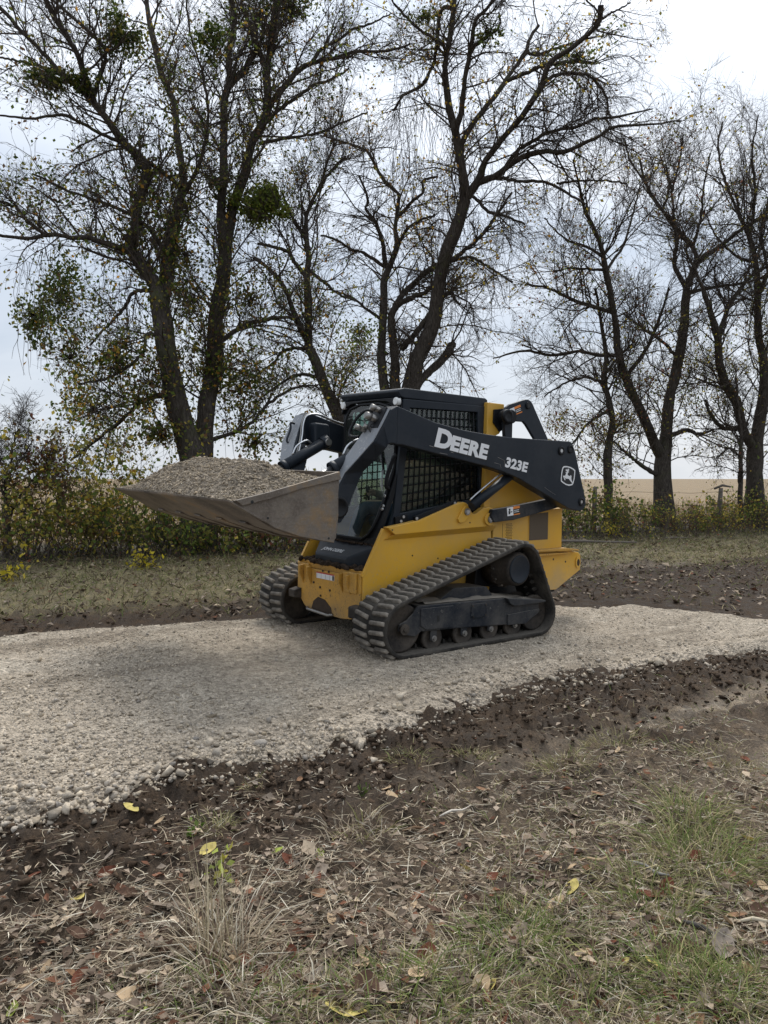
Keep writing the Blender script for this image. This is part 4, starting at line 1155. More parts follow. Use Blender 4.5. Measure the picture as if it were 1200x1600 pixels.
# --- chassis
m = MB(); m.box(-1.50, .70, -.475, .475, .24, .62); belly = m.build('belly', M['black'], LD)
for s in (1, -1):
    low = [(.80,.56),(.60,.93),(.27,.98),(-.60,.98),(-.62,.70),(-.60,.28),(.80,.28)]
    m = MB(); m.prism(low, s*.462, s*.480); sp_ = m.build('side_panel', M['yellow'], LD, .005)
    upp = [(.60,.945),(.268,.993),(-.147,1.123),(-.19,1.131),(-.225,1.133),(-.255,1.124),(-.28,1.108),(-.325,1.035),(-.35,1.025),(-.375,1.03),(-.46,1.076),(-.53,1.085),(-.583,1.068),(-.612,1.03),(-.622,1.0),(-.628,.915),(.52,.885)]
    m = MB(); m.prism(upp, s*.462, s*.525); m.build('pivot_plate', M['yellow'], sp_, .006)
    # sloping shelf under the raised plate
    m = MB(); m.hexa([(.52,s*.480,.886),(-.628,s*.480,.916),(-.628,s*.5245,.916),(.52,s*.5245,.886),(.60,s*.480,.842),(-.628,s*.480,.868),(-.628,s*.484,.868),(.60,s*.484,.842)]); m.build('shelf', M['yellow'], sp_)
    for bx_, bz_, r in ((-.243,1.052,.046),(-.526,.978,.05)):
        m = MB()
        if bx_ > -.3: m.prism([(bx_+.045,bz_+.02),(bx_+.02,bz_+.05),(bx_-.03,bz_+.05),(bx_-.045,bz_),(bx_-.03,bz_-.045),(bx_+.03,bz_-.09),(bx_+.08,bz_-.095),(bx_+.10,bz_-.06)], s*.524, s*.545)
        else: m.prism([(bx_+.055*math.cos(a)*1.15, bz_+.055*math.sin(a)) for a in [k*math.pi/7 for k in range(14)]], s*.524, s*.545)
        bo = m.build('pivot_boss', M['yellow'], sp_, .004)
        m = MB(); m.cyl((bx_,s*.545,bz_), (bx_,s*.558,bz_), .030, n=20); m.build('pin', M['dull_steel'], sp_)
        m = MB(); m.cyl((bx_,s*.557,bz_), (bx_,s*.562,bz_), .018, n=12); m.build('pin_head', M['steel'], sp_)
    # front flange of the panel
    m = MB(); m.hexa([(.80,s*.462,.56),(.80,s*.49,.56),(.60,s*.49,.932),(.60,s*.462,.932),(.815,s*.462,.565),(.815,s*.49,.565),(.615,s*.49,.938),(.615,s*.462,.938)]); m.build('flange', M['yellow'], sp_, .003)
    # small holes and marks
    for hx, hz_ in ((.55,.925),(-.30,.955),(.02,.66),(.30,.70)):
        m = MB(); yy = .5255 if hz_ > .9 else .4805
        m.cyl((hx,s*yy,hz_), (hx,s*(yy+.0015),hz_), .007, n=10); m.build('hole', M['black_decal'], sp_)
# front plate of the chassis
fp = [(.47,.585),(.47,.33),(.36,.205),(.20,.185),(-.30,.185),(-.36,.215),(-.47,.31),(-.47,.575),(-.30,.575),(-.28,.545),(.24,.555),(.26,.585)]
m = MB(); m.prism_x(fp, .800, .822); fpl = m.build('front_plate', M['yellow_worn'], LD, .006)
m = MB(); m.prism_x([(-.23,.205),(-.20,.27),(-.13,.315),(-.02,.305),(.07,.25),(.085,.205),(.02,.19),(-.15,.19)], .8225, .826); m.build('opening', M['mud'], fpl)
m = MB(); m.tube([(.825,-.30,.20),(.85,-.26,.195),(.85,.06,.19),(.825,.10,.20)], .012, 8); m.build('tie_bar', M['dull_steel'], fpl)
for ya, yb in ((-.385,-.365),(-.255,-.240),(.225,.24),(.33,.35)):
    m = MB(); m.prism([(.822,.565),(.868,.560),(.868,.50),(.822,.40)], ya, yb); m.build('gusset', M['yellow_worn'], fpl, .004)
m = MB(); m.prism_x([(.26,.585),(.44,.585),(.44,.42),(.30,.42),(.26,.46)], .822, .842); m.build('stop_pad', M['yellow_worn'], fpl, .008)
m = MB(); m.hexa([(.822,-.50,.265),(.822,-.40,.265),(.822,-.40,.355),(.822,-.50,.355),(.885,-.52,.27),(.885,-.42,.27),(.885,-.42,.335),(.885,-.52,.335)]); m.build('tie_down', M['roller'], fpl, .006)
m = MB(); m.hexa([(.822,.42,.22),(.822,.52,.22),(.822,.52,.34),(.822,.42,.34),(.90,.42,.24),(.90,.54,.24),(.90,.54,.33),(.90,.42,.33)]); m.build('tie_down', M['roller'], fpl, .012)
m = MB(); m.prism_x([(-.160,.475),(.112,.480),(.112,.532),(-.160,.527)], .8225, .824); lbl = m.build('warning_label', M['white'], fpl)
m = MB(); m.prism_x([(-.160,.518),(.112,.523),(.112,.533),(-.160,.528)], .8242, .8250); m.build('label_band', M['red'], lbl)
for k in range(4):
    m = MB(); y = -.152 + k*.066; m.prism_x([(y,.480),(y+.002,.480),(y+.002,.517),(y,.517)], .8242, .8248); m.build('label_line', M['black_decal'], lbl)
m = MB(); m.prism_x([(.085,.482),(.108,.482),(.108,.52),(.085,.52)], .8242, .8250); m.build('label_picture', M['char'], lbl)
for bx_, bz_ in ((-.10,.40),(.05,.395),(-.06,.545),(.03,.548),(-.09,.33),(-.20,.43)):
    m = MB(); m.cyl((.822,bx_,bz_), (.828,bx_,bz_), .010, n=8); m.build('bolt', M['roller'], fpl)
# black moulded step with worn lettering
m = MB()
m.hexa([(.60,-.44,.60),(.60,.44,.60),(.60,.44,.80),(.60,-.44,.80),(.79,-.24,.60),(.79,.24,.60),(.79,.24,.685),(.79,-.24,.685)])
st = m.build('front_step', M['char'], LD, .02, 3)
m = MB(); m.box(.58, .80, -.46, .46, .545, .603); m.build('ledge', M['yellow_worn'], st, .004)
g = np.random.default_rng(15)
mp_ = []
for k in range(230):
    y = g.uniform(-.45, .45); x = g.uniform(.70, .815) if abs(y) < .25 else g.uniform(.62, .815)
    if abs(y) < .25 and x < .785: x = g.uniform(.79, .815)
    mp_.append((x, y, .605 + abs(g.normal(0, .008))))
v, f, c = scatter_stones(np.array(mp_), g.uniform(.012, .032, len(mp_)), np.repeat(np.array([[.045,.033,.025]]), len(mp_), 0)*g.uniform(.6,1.3,(len(mp_),1)), ico(), g)
tag(obj('caked_mud', big_mesh('caked_mud', v, None, f, c), M['stone'], st), kind='stuff')
mp_ = np.column_stack([g.uniform(.60,.655,90), g.uniform(-.3,.4,90), np.full(90, .793)])
v, f, c = scatter_stones(mp_, g.uniform(.008,.018,90), np.repeat(np.array([[.05,.036,.027]]), 90, 0), ico(), g)
tag(obj('caked_mud', big_mesh('caked_mud', v, None, f, c), M['stone'], st), kind='stuff')
def text_mesh(txt, size, bold=0.0, space=1.0):
    cu = bpy.data.curves.new('t', 'FONT'); cu.body = txt; cu.size = size; cu.offset = bold; cu.space_character = space; cu.resolution_u = 4
    o = bpy.data.objects.new('t', cu); COL.objects.link(o)
    bpy.context.view_layer.update()
    me = bpy.data.meshes.new_from_object(o.evaluated_get(bpy.context.evaluated_depsgraph_get()))
    bpy.data.objects.remove(o); bpy.data.curves.remove(cu)
    return me
def place_text(name, txt, org, right, upv, size, bold, mat, parent, depth=.0012, space=1.0):
    """flat lettering in the plane spanned by right/up, a hair thick"""
    me = text_mesh(txt, size, bold, space)
    org, right, upv = np.array(org, float), np.array(right, float), np.array(upv, float)
    nrm = np.cross(right, upv); nrm /= np.linalg.norm(nrm)
    n = len(me.vertices); co = np.zeros(n*3, dtype=np.float32); me.vertices.foreach_get('co', co); co = co.reshape(-1,3)
    W = org + co[:,:1]*right + co[:,1:2]*upv + nrm*depth
    me.vertices.foreach_set('co', W.astype(np.float32).ravel()); me.update(); me.materials.clear()
    return obj(name, me, mat, parent), (co[:,0].max() if n else 0)
sl = np.array([-.19, 0, .115]); sl /= np.linalg.norm(sl)
place_text('lettering', 'JOHN DEERE', (.752,-.185,.7105), (0,1,0), tuple(sl), .052, .0006, M['white'], st, .0025)

# --- rear: engine box, grille, bumper
m = MB(); m.prism([(-.628,.955),(-1.05,1.03),(-1.565,1.05),(-1.575,.63),(-.628,.60)], -.485, .485); eb = m.build('engine_box', M['yellow'], LD, .006)
for s in (1, -1):
    m = MB(); m.prism([(-1.10,1.00),(-1.36,1.015),(-1.365,.755),(-1.105,.757)], s*.4852, s*.488); m.build('side_grille', M['grille'], eb)
    m = MB(); m.prism([(-1.085,1.012),(-1.09,1.012),(-1.095,.745),(-1.09,.745)], s*.4852, s*.490); m.build('grille_trim', M['yellow'], eb)
    m = MB(); m.prism([(-.745,.93),(-.748,.93),(-.748,.62),(-.745,.62)], s*.4852, s*.4865); m.build('seam', M['black_decal'], eb)
    vg = MB()
    for i in range(5):
        for j in range(12):
            x = -.79 - i*.017 - (j % 2)*.0085; z = .925 - j*.015
            vg.box(x-.006, x, s*.4852 if s > 0 else s*.487, s*.487 if s > 0 else s*.4852, z-.009, z)
    tag(vg.build('vent_slots', M['black_decal'], eb), kind='stuff')
    for bz_ in (.66,.655):
        pass
    m = MB(); m.prism([(-1.30,.655),(-1.56,.652),(-1.82,.605),(-1.85,.575),(-1.852,.43),(-1.50,.262),(-1.20,.262),(-1.10,.40),(-1.10,.655)], s*.30, s*.50); bp = m.build('rear_bumper', M['yellow'], LD, .008)
    m = MB(); m.prism([(-1.80+.048*math.cos(a)*.75, .507+.058*math.sin(a)) for a in [k*math.pi/9 for k in range(18)]], s*.4995, s*.514); m.build('tie_ring', M['yellow'], bp, .004)
    m = MB(); m.prism([(-1.80+.026*math.cos(a)*.8, .507+.034*math.sin(a)) for a in [k*math.pi/8 for k in range(16)]], s*.5142, s*.5155); m.build('ring_opening', M['mud'], bp)
    for hx, hz_ in ((-1.44,.56),(-1.62,.525)):
        m = MB(); m.cyl((hx,s*.500,hz_), (hx,s*.5015,hz_), .010, n=10); m.build('hole', M['black_decal'], bp)
    m = MB(); m.prism([(-1.10,.672),(-1.57,.668),(-1.74,.645),(-1.76,.632),(-1.10,.655)], s*.32, s*.56); m.build('fender', M['yellow_worn'], bp, .004)
    m = MB(); m.prism([(-1.10,.632),(-1.60,.622),(-1.62,.61),(-1.10,.606)], s*.46, s*.545); m.build('fender_rail', M['yellow_worn'], bp, .004)
m = MB(); m.prism([(-1.50,1.02),(-1.575,.98),(-1.60,.40),(-1.50,.40)], -.30, .30); m.build('rear_door', M['yellow'], LD, .01)
m = MB(); m.prism([(-.60,1.42),(-.62,1.02),(-1.50,1.06),(-1.48,1.25),(-1.20,1.40)], -.40, .40); m.build('engine_hood', M['black'], LD, .02)
for s in (1, -1):
    m = MB(); m.prism([(-.60,1.44),(-.62,.95),(-1.45,1.03),(-1.36,1.16),(-.95,1.33)], s*.402, s*.425); m.build('upper_side_panel', M['yellow'], LD, .004)
# yellow towers behind the cab that carry the upper links
for s in (1, -1):
    m = MB(); m.prism([(-.545,2.005),(-.75,2.0),(-.76,1.84),(-.70,1.735),(-.62,1.70),(-.60,1.05),(-.90,1.02),(-.90,.95),(-.525,.95)], s*.40, s*.462); tw_ = m.build('tower', M['yellow'], LD, .006)
    m = MB(); m.prism([(-.61,1.945),(-.605,1.83),(-.69,1.75),(-.78,1.80),(-.80,1.90),(-.74,1.96)], s*.462, s*.478); m.build('pivot_recess', M['black'], tw_, .004)
    m = MB(); m.cyl((-.715,s*.46,1.882), (-.715,s*.60,1.882), .060, n=24); m.build('pivot_pin', M['black'], tw_, .008)
    # upper link: bent plate from the tower pivot up and down to the boom's rear
    lk = [(-.66,1.965),(-.70,1.99),(-.86,2.035),(-.905,2.047),(-.945,2.048),(-.98,2.036),(-1.005,2.01),(-1.30,1.60),(-1.36,1.55),(-1.30,1.50),(-1.16,1.56),(-1.03,1.705),(-.925,1.815),(-.885,1.845),(-.76,1.845),(-.70,1.81),(-.65,1.82),(-.625,1.88),(-.635,1.93)]
    m = MB(); m.prism(lk, s*.545, s*.575); lko = m.build('upper_link', M['char'], LD, .008)
    m = MB(); m.cyl((-.935,s*.575,1.993), (-.935,s*.588,1.993), .032, n=24); m.build('bushing', M['black'], lko, .004)
    m = MB(); m.cyl((-.935,s*.588,1.993), (-.935,s*.5895,1.993), .020, n=20); m.build('bushing_hole', M['black_decal'], lko)
    m = MB(); m.lathe_y(-.665, 1.885, [(s*.575,.062),(s*.60,.060),(s*.605,.045),(s*.60,.038),(s*.602,.01)], 24); m.build('link_bushing', M['black'], lko)
    m = MB(); m.prism([(-.68,1.835),(-.78,1.84),(-.78,1.68),(-.70,1.68)], s*.50, s*.54); m.build('link_web', M['char'], lko)
    # lower link
    m = MB(); m.prism([(-.53,1.065),(-.75,1.085),(-1.29,1.15),(-1.42,1.16),(-1.56,1.14),(-1.56,1.09),(-1.42,1.065),(-.80,.965),(-.55,.95),(-.51,1.0)], s*.525, s*.575); ll = m.build('lower_link', M['frame_dark'], LD, .008)
    if s > 0:
        def decal(parent, quad, y):
            a, b, c, d = [np.array(q) for q in quad]        # top-left, top-right, bottom-right, bottom-left
            def P(u, v): return tuple((a*(1-u)+b*u)*(1-v) + (d*(1-u)+c*u)*v)
            def sub(u0, u1, v0, v1, mat, name, yy, par):
                m = MB(); m.prism([P(u0,v0), P(u1,v0), P(u1,v1), P(u0,v1)], yy, yy+.0008); return m.build(name, mat, par)
            dc = sub(0, 1, 0, 1, M['white'], 'warning_decal', y+.0006, parent)
            sub(.48, 1, 0, .28, M['orange'], 'decal_header', y+.0016, dc)
            sub(.48, 1, .88, 1, M['orange'], 'decal_footer', y+.0016, dc)
            sub(.48, 1, .28, .88, M['black_decal'], 'decal_text_block', y+.0016, dc)
            for k in range(2): sub(.53, .93, .42+.2*k, .49+.2*k, M['white'], 'decal_text_line', y+.0026, dc)
            sub(.14, .26, .15, .40, M['black_decal'], 'decal_figure', y+.0016, dc); sub(.10, .22, .42, .80, M['black_decal'], 'decal_figure', y+.0016, dc); sub(.24, .40, .50, .62, M['black_decal'], 'decal_figure', y+.0016, dc)
        decal(lko, [(-.685,1.943),(-.834,1.996),(-.864,1.93),(-.713,1.878)], .575)
        decal(ll, [(-.700,1.075),(-.863,1.093),(-.872,1.016),(-.711,1.001)], .575)

# --- boom arms
beam = [(.64,1.895),(.685,1.880),(.27,1.785),(-.04,1.737),(-.30,1.712),(-.61,1.694),(-.90,1.690),(-1.384,1.684),(-1.41,1.676),(-1.43,1.655),(-1.468,1.588),(-1.646,1.136),(-1.648,1.10),(-1.638,1.070),(-1.610,1.045),(-1.57,1.033),(-1.528,1.036),(-1.40,1.060),(-.707,1.343),(-.52,1.398),(-.301,1.444),(.146,1.519),(.60,1.598),(.66,1.60)]
beam = [(.66,1.895)] + beam[2:]
SEC = [((.655,1.897),(.655,1.600),.555,.700),((.72,1.865),(.705,1.606),.55,.700),((.79,1.745),(.735,1.60),.51,.700),((.863,1.615),(.748,1.565),.46,.685),((.93,1.49),(.775,1.48),.40,.595),((.993,1.37),(.82,1.39),.365,.50),((1.035,1.29),(.868,1.29),.36,.49),((1.085,1.17),(.924,1.17),.36,.49),((1.13,1.09),(.965,1.07),.36,.49),((1.11,1.00),(1.02,.995),.36,.49)]
SHIELD = [(-1.29,1.447),(-1.307,1.455),(-1.348,1.456),(-1.399,1.448),(-1.446,1.432),(-1.47,1.418),(-1.469,1.38),(-1.462,1.333),(-1.45,1.297),(-1.439,1.282),(-1.417,1.276),(-1.385,1.273),(-1.343,1.281),(-1.302,1.297),(-1.271,1.314),(-1.268,1.344),(-1.272,1.391),(-1.281,1.43)]
DEER = [(-1.296,1.365),(-1.33,1.368),(-1.334,1.38),(-1.342,1.395),(-1.328,1.398),(-1.33,1.402),(-1.355,1.401),(-1.346,1.408),(-1.332,1.414),(-1.329,1.424),(-1.341,1.417),(-1.338,1.432),(-1.35,1.42),(-1.352,1.43),(-1.364,1.416),(-1.365,1.432),(-1.379,1.43),(-1.38,1.416),(-1.371,1.41),(-1.367,1.405),(-1.383,1.404),(-1.381,1.399),(-1.367,1.396),(-1.361,1.383),(-1.364,1.371),(-1.385,1.365),(-1.399,1.361),(-1.405,1.374),(-1.412,1.368),(-1.419,1.359),(-1.415,1.349),(-1.419,1.33),(-1.429,1.315),(-1.438,1.303),(-1.439,1.294),(-1.415,1.309),(-1.396,1.324),(-1.381,1.337),(-1.358,1.339),(-1.34,1.34),(-1.326,1.346),(-1.315,1.355),(-1.32,1.344),(-1.331,1.337),(-1.33,1.322),(-1.318,1.33),(-1.306,1.349)]
def scale_poly(P, k):
    c = np.mean(P, axis=0); return [tuple(c + (np.array(p)-c)*k) for p in P]
def make_arm(s):
    m = MB(); m.prism(beam, s*.575, s*.700)
    arm = m.build('boom_arm', M['char'], LD, .008)
    rings = [[(F_[0], s*yi, F_[1]), (F_[0], s*yo, F_[1]), (Q_[0], s*yo, Q_[1]), (Q_[0], s*yi, Q_[1])] for F_, Q_, yi, yo in SEC]
    m = MB(); m.loft(rings); m.build('lower_leg', M['char'], arm, .010)
    # worn front face plate, its sky reflection painted in as a paler colour
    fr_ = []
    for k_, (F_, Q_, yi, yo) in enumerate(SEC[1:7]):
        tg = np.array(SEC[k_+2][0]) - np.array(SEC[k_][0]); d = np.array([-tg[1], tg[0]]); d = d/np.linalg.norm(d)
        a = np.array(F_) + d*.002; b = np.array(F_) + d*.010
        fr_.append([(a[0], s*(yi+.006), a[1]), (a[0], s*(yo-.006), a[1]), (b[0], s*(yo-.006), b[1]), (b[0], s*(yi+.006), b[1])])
    m = MB(); m.loft(fr_); m.build('front_cover_sheen', M['char_worn_sheen'], arm, .002)
    for px, pz, r, hole in ((-1.261,1.595,.040,'steel'),(-1.388,1.612,.036,'black_decal'),(-1.573,1.120,.037,'steel')):
        m = MB(); m.lathe_y(px, pz, [(s*.699,r+.004),(s*.712,r),(s*.713,r*.62),(s*.706,r*.58),(s*.706,.003)], 28); m.build('pivot_bushing', M['black'], arm)
        m = MB(); m.cyl((px,s*.7065,pz), (px,s*.709,pz), r*.42, n=14); m.build('pin_end', M[hole], arm)
    m = MB(); m.lathe_y(1.045, 1.115, [(s*.489,.085),(s*.505,.082),(s*.506,.060),(s*.495,.055),(s*.495,.003)], 30); m.build('bucket_pivot', M['black'], arm)
    m = MB(); m.cyl((-.95,s*.55,1.60), (-.95,s*.58,1.60), .05, n=16); m.build('inner_boss', M['char'], arm)
    # lettering, emblem (outer face)
    sg = 1 if s > 0 else -1
    y = s*.7008
    def P3(p): return (p[0], y, p[1])
    bd = np.array([-.986, -.168]) if s > 0 else np.array([.986, .168]); up2 = np.array([-.168, .986])
    if s > 0:
        right = (bd[0]*1.22, 0, bd[1]*1.22); upv = (up2[0]-.10, 0, up2[1])
        x0 = np.array((.285, 1.606))
        _, w = place_text('lettering', 'D', (x0[0], y, x0[1]), right, upv, .196, .0100, M['white'], arm, .0022)
        x1 = x0 + bd*(.170)
        place_text('lettering', 'EERE', (x1[0], y, x1[1]), right, upv, .158, .0085, M['white'], arm, .0022, 1.06)
        for t_, xx, sz_, bo in (('D', x0, .196, .0135), ('EERE', x1, .158, .0125)):
            place_text('lettering_shadow', t_, (xx[0]-.004, y, xx[1]-.006), right, upv, sz_, bo, M['black_decal'], arm, .0012, 1.06 if t_ != 'D' else 1.0)
        place_text('lettering', '323E', (-.525, y, 1.446), right, upv, .112, .0052, M['white'], arm, .0022, 1.04)
        m = MB(); m.prism(scale_poly(SHIELD, 1.06), y, y+.0008); em = m.build('emblem', M['black_decal'], arm)
        ring = MB(); o1, o2 = SHIELD, scale_poly(SHIELD, .87); n = len(SHIELD)
        yy = y+.0016
        ring.add([(p[0], yy, p[1]) for p in o1] + [(p[0], yy, p[1]) for p in o2], [(i, (i+1)%n, n+(i+1)%n, n+i) for i in range(n)]); ring.build('emblem_border', M['white'], em)
        dm = MB(); dm.prism(DEER, yy-.0002, yy+.0006); dm.build('leaping_deer', M['white'], em)
        # scratches
        for a, b, wd in (((.33,1.60),(.22,1.577),.004),((.22,1.545),(.135,1.535),.004),((-.40,1.475),(-.47,1.462),.003),((-.47,1.462),(-.485,1.43),.003),((-.44,1.522),(-.52,1.495),.003),((-.52,1.495),(-.53,1.45),.003),((.10,1.555),(.07,1.548),.005),((-1.05,1.26),(-1.20,1.19),.002)):
            d = np.array(b)-np.array(a); nn = np.array([-d[1], d[0]])/np.linalg.norm(d)*wd*.5
            m = MB(); m.prism([tuple(a+nn), tuple(b+nn*.5), tuple(b-nn*.5), tuple(a-nn)], y, y+.0007); m.build('scratch', M['dull_steel'], arm)
    return arm
arms = {s: make_arm(s) for s in (1, -1)}
# hydraulic couplers and guard bar on the near arm's front
m = MB(); m.hexa([(.715,.515,1.875),(.715,.665,1.875),(.80,.665,1.715),(.80,.515,1.715),(.735,.515,1.885),(.735,.665,1.885),(.82,.665,1.725),(.82,.515,1.725)]); cp = m.build('coupler_panel', M['black'], arms[1], .004)
for (cx_, cy_, cz_, r, ln) in ((.745,.60,1.855,.026,.085),(.775,.60,1.785,.030,.10),(.765,.545,1.80,.022,.08),(.815,.52,1.700,.022,.10),(.80,.57,1.715,.018,.07)):
    d = np.array((.88,-.30,.36)); d /= np.linalg.norm(d); a = np.array((cx_,cy_,cz_)); 
    m = MB(); m.cyl(a, a+d*ln*.55, r*.8, n=14); m.cyl(a+d*ln*.3, a+d*ln*.5, r, n=6, smooth=False); m.cyl(a+d*ln*.55, a+d*ln, r*1.05, r*.95, n=16); m.build('hydraulic_coupler', M['dull_steel'], cp)
m = MB(); m.tube(smooth_path([(.74,.50,1.865),(.76,.42,1.86),(.80,.36,1.80),(.84,.33,1.70),(.85,.36,1.66),(.84,.45,1.655)], 22), .012, 8); m.build('guard_bar', M['black'], cp)
m = MB(); m.tube(smooth_path([(.79,.60,1.78),(.84,.585,1.73),(.82,.60,1.68),(.80,.63,1.70)], 14), .007, 6); m.build('hose', M['hose'], cp)
# far arm: recess, hoses, handle
m = MB(); m.prism([(.70,1.80),(.55,1.79),(.53,1.58),(.70,1.60)], -.50, -.40); m.build('valve_cover', M['char'], arms[-1], .02, 3)
for dy, rr_, mt in ((0,.008,'dull_steel'),(.028,.007,'steel')):
    m = MB(); m.tube(smooth_path([(.30,-.52+dy,1.80),(.45,-.50+dy,1.825),(.62,-.50+dy,1.875),(.73,-.51+dy,1.86),(.775,-.50+dy,1.79),(.80,-.48+dy,1.68),(.86,-.43+dy,1.55),(.93,-.40+dy,1.42)], 40), rr_, 8); m.build('hydraulic_line', M[mt], arms[-1])
m = MB(); m.tube(smooth_path([(.79,-.60,1.79),(.83,-.60,1.795),(.835,-.595,1.74),(.88,-.58,1.64),(.86,-.56,1.615)], 18), .010, 8); m.build('grab_handle', M['char'], arms[-1])
# cross tube between the lower legs
m = MB(); m.cyl((.98,-.40,1.17), (.98,.40,1.17), .07, n=22); m.build('cross_tube', M['char'], LD)

# --- hydraulic cylinders
for s in (1, -1):
    a = np.array((-.06,s*.60,1.02)); b = np.array((-.98,s*.60,1.52)); a = np.array((-.243,s*.60,1.10)); b = np.array((-.95,s*.60,1.50))
    d = (b-a)/np.linalg.norm(b-a)
    m = MB(); m.cyl(a, a+d*.58, .040, n=22); m.cyl(a+d*.58, a+d*.60, .044, n=22); cy = m.build('lift_cylinder', M['char'], LD)
    m = MB(); m.cyl(a+d*.58, b, .022, n=16); m.build('rod', M['steel'], cy)
    m = MB(); m.tube(smooth_path([a+np.array((.02,0,.055)), a+d*.05+np.array((0,0,.075)), a+d*.30+np.array((.0,.0,.085)), a+d*.52+np.array((0,0,.07))], 16), .008, 6); m.build('hydraulic_line', M['steel'], cy)
    a = np.array((.60,s*.40,1.63)); b = np.array((1.36,s*.36,1.24)); d = (b-a)/np.linalg.norm(b-a)
    m = MB(); m.cyl(a, a+d*.50, .050, n=22); m.cyl(a-d*.03, a+d*.04, .060, n=20); m.cyl(a+d*.46, a+d*.50, .056, n=20); ty = m.build('tilt_cylinder', M['char'], LD)
    m = MB(); m.cyl(a+d*.49, b, .025, n=16); m.build('rod', M['steel'], ty)
    m = MB(); m.tube(smooth_path([a+d*.16+np.array((0,0,.06)), a+d*.22+np.array((0,0,.11)), a+d*.33+np.array((0,0,.11)), a+d*.38+np.array((0,0,.055))], 14), .009, 6); m.build('port_line', M['steel'], ty)
    m = MB(); m.cyl(a+np.array((0,-.07,0)), a+np.array((0,.07,0)), .03, n=14); m.build('cylinder_pin', M['dull_steel'], ty)

# --- bucket
BW = 1.05
bk = empty('bucket', parent=LD)
side = [(2.165,1.185),(2.195,1.215),(1.95,1.262),(1.44,1.392),(1.415,1.385),(1.455,.918),(1.72,.972),(1.91,1.036)]
for s in (1, -1):
    m = MB(); m.prism(side, s*(BW-.016), s*BW); sdp = m.build('side_plate', M['bucket'], bk, .003)
    m = MB(); m.prism([(2.145,1.183),(2.19,1.218),(1.95,1.268),(1.43,1.397),(1.415,1.345),(1.72,1.285),(1.95,1.222)], s*BW, s*(BW+.018)); m.build('side_cutter', M['bucket'], sdp, .004)
    for bx_, bz_ in ((2.08,1.205),):
        m = MB(); m.cyl((bx_,s*(BW+.018),bz_), (bx_,s*(BW+.0195),bz_), .011, n=12); m.build('hole', M['black_decal'], sdp)
    for bx_, bz_ in ((1.96,1.10),(1.50,.95)):
        m = MB(); m.cyl((bx_,s*BW,bz_), (bx_,s*(BW+.0015),bz_), .008, n=10); m.build('hole', M['black_decal'], sdp)
shell = [(2.19,1.205),(1.91,1.052),(1.72,.985),(1.47,.935),(1.445,.96),(1.43,1.10),(1.432,1.38),(1.418,1.38),(1.412,1.10),(1.43,.945),(1.46,.918),(1.725,.966),(1.917,1.030),(2.19,1.193)]
m = MB(); m.prism(shell, -(BW-.017), BW-.017); m.build('shell', M['bucket'], bk, .003)
m = MB(); m.prism([(2.225,1.220),(2.00,1.098),(1.99,1.080),(2.222,1.205)], -(BW+.004), BW+.004); m.build('cutting_edge', M['bucket'], bk, .002)
for yr in (-.72, -.36, 0, .36, .72):
    m = MB(); m.prism([(1.97,1.058),(1.72,.966),(1.47,.917),(1.47,.903),(1.72,.952),(1.975,1.046)], yr-.05, yr+.05); m.build('wear_strip', M['bucket'], bk, .003)
m = MB(); m.prism([(1.445,1.395),(1.40,1.395),(1.395,1.36),(1.432,1.35)], -(BW-.02), BW-.02); m.build('top_rail', M['bucket'], bk, .004)
for s in (1, -1):
    m = MB(); m.prism([(1.412,1.34),(1.33,1.33),(1.02,1.20),(.99,1.08),(1.06,1.03),(1.412,.95)], s*.30, s*.345); m.build('coupler_ear', M['char'], bk, .006)
m = MB(); m.prism([(1.412,1.33),(1.38,1.33),(1.375,.98),(1.412,.95)], -.55, .55); m.build('quick_coupler', M['char'], bk, .006)

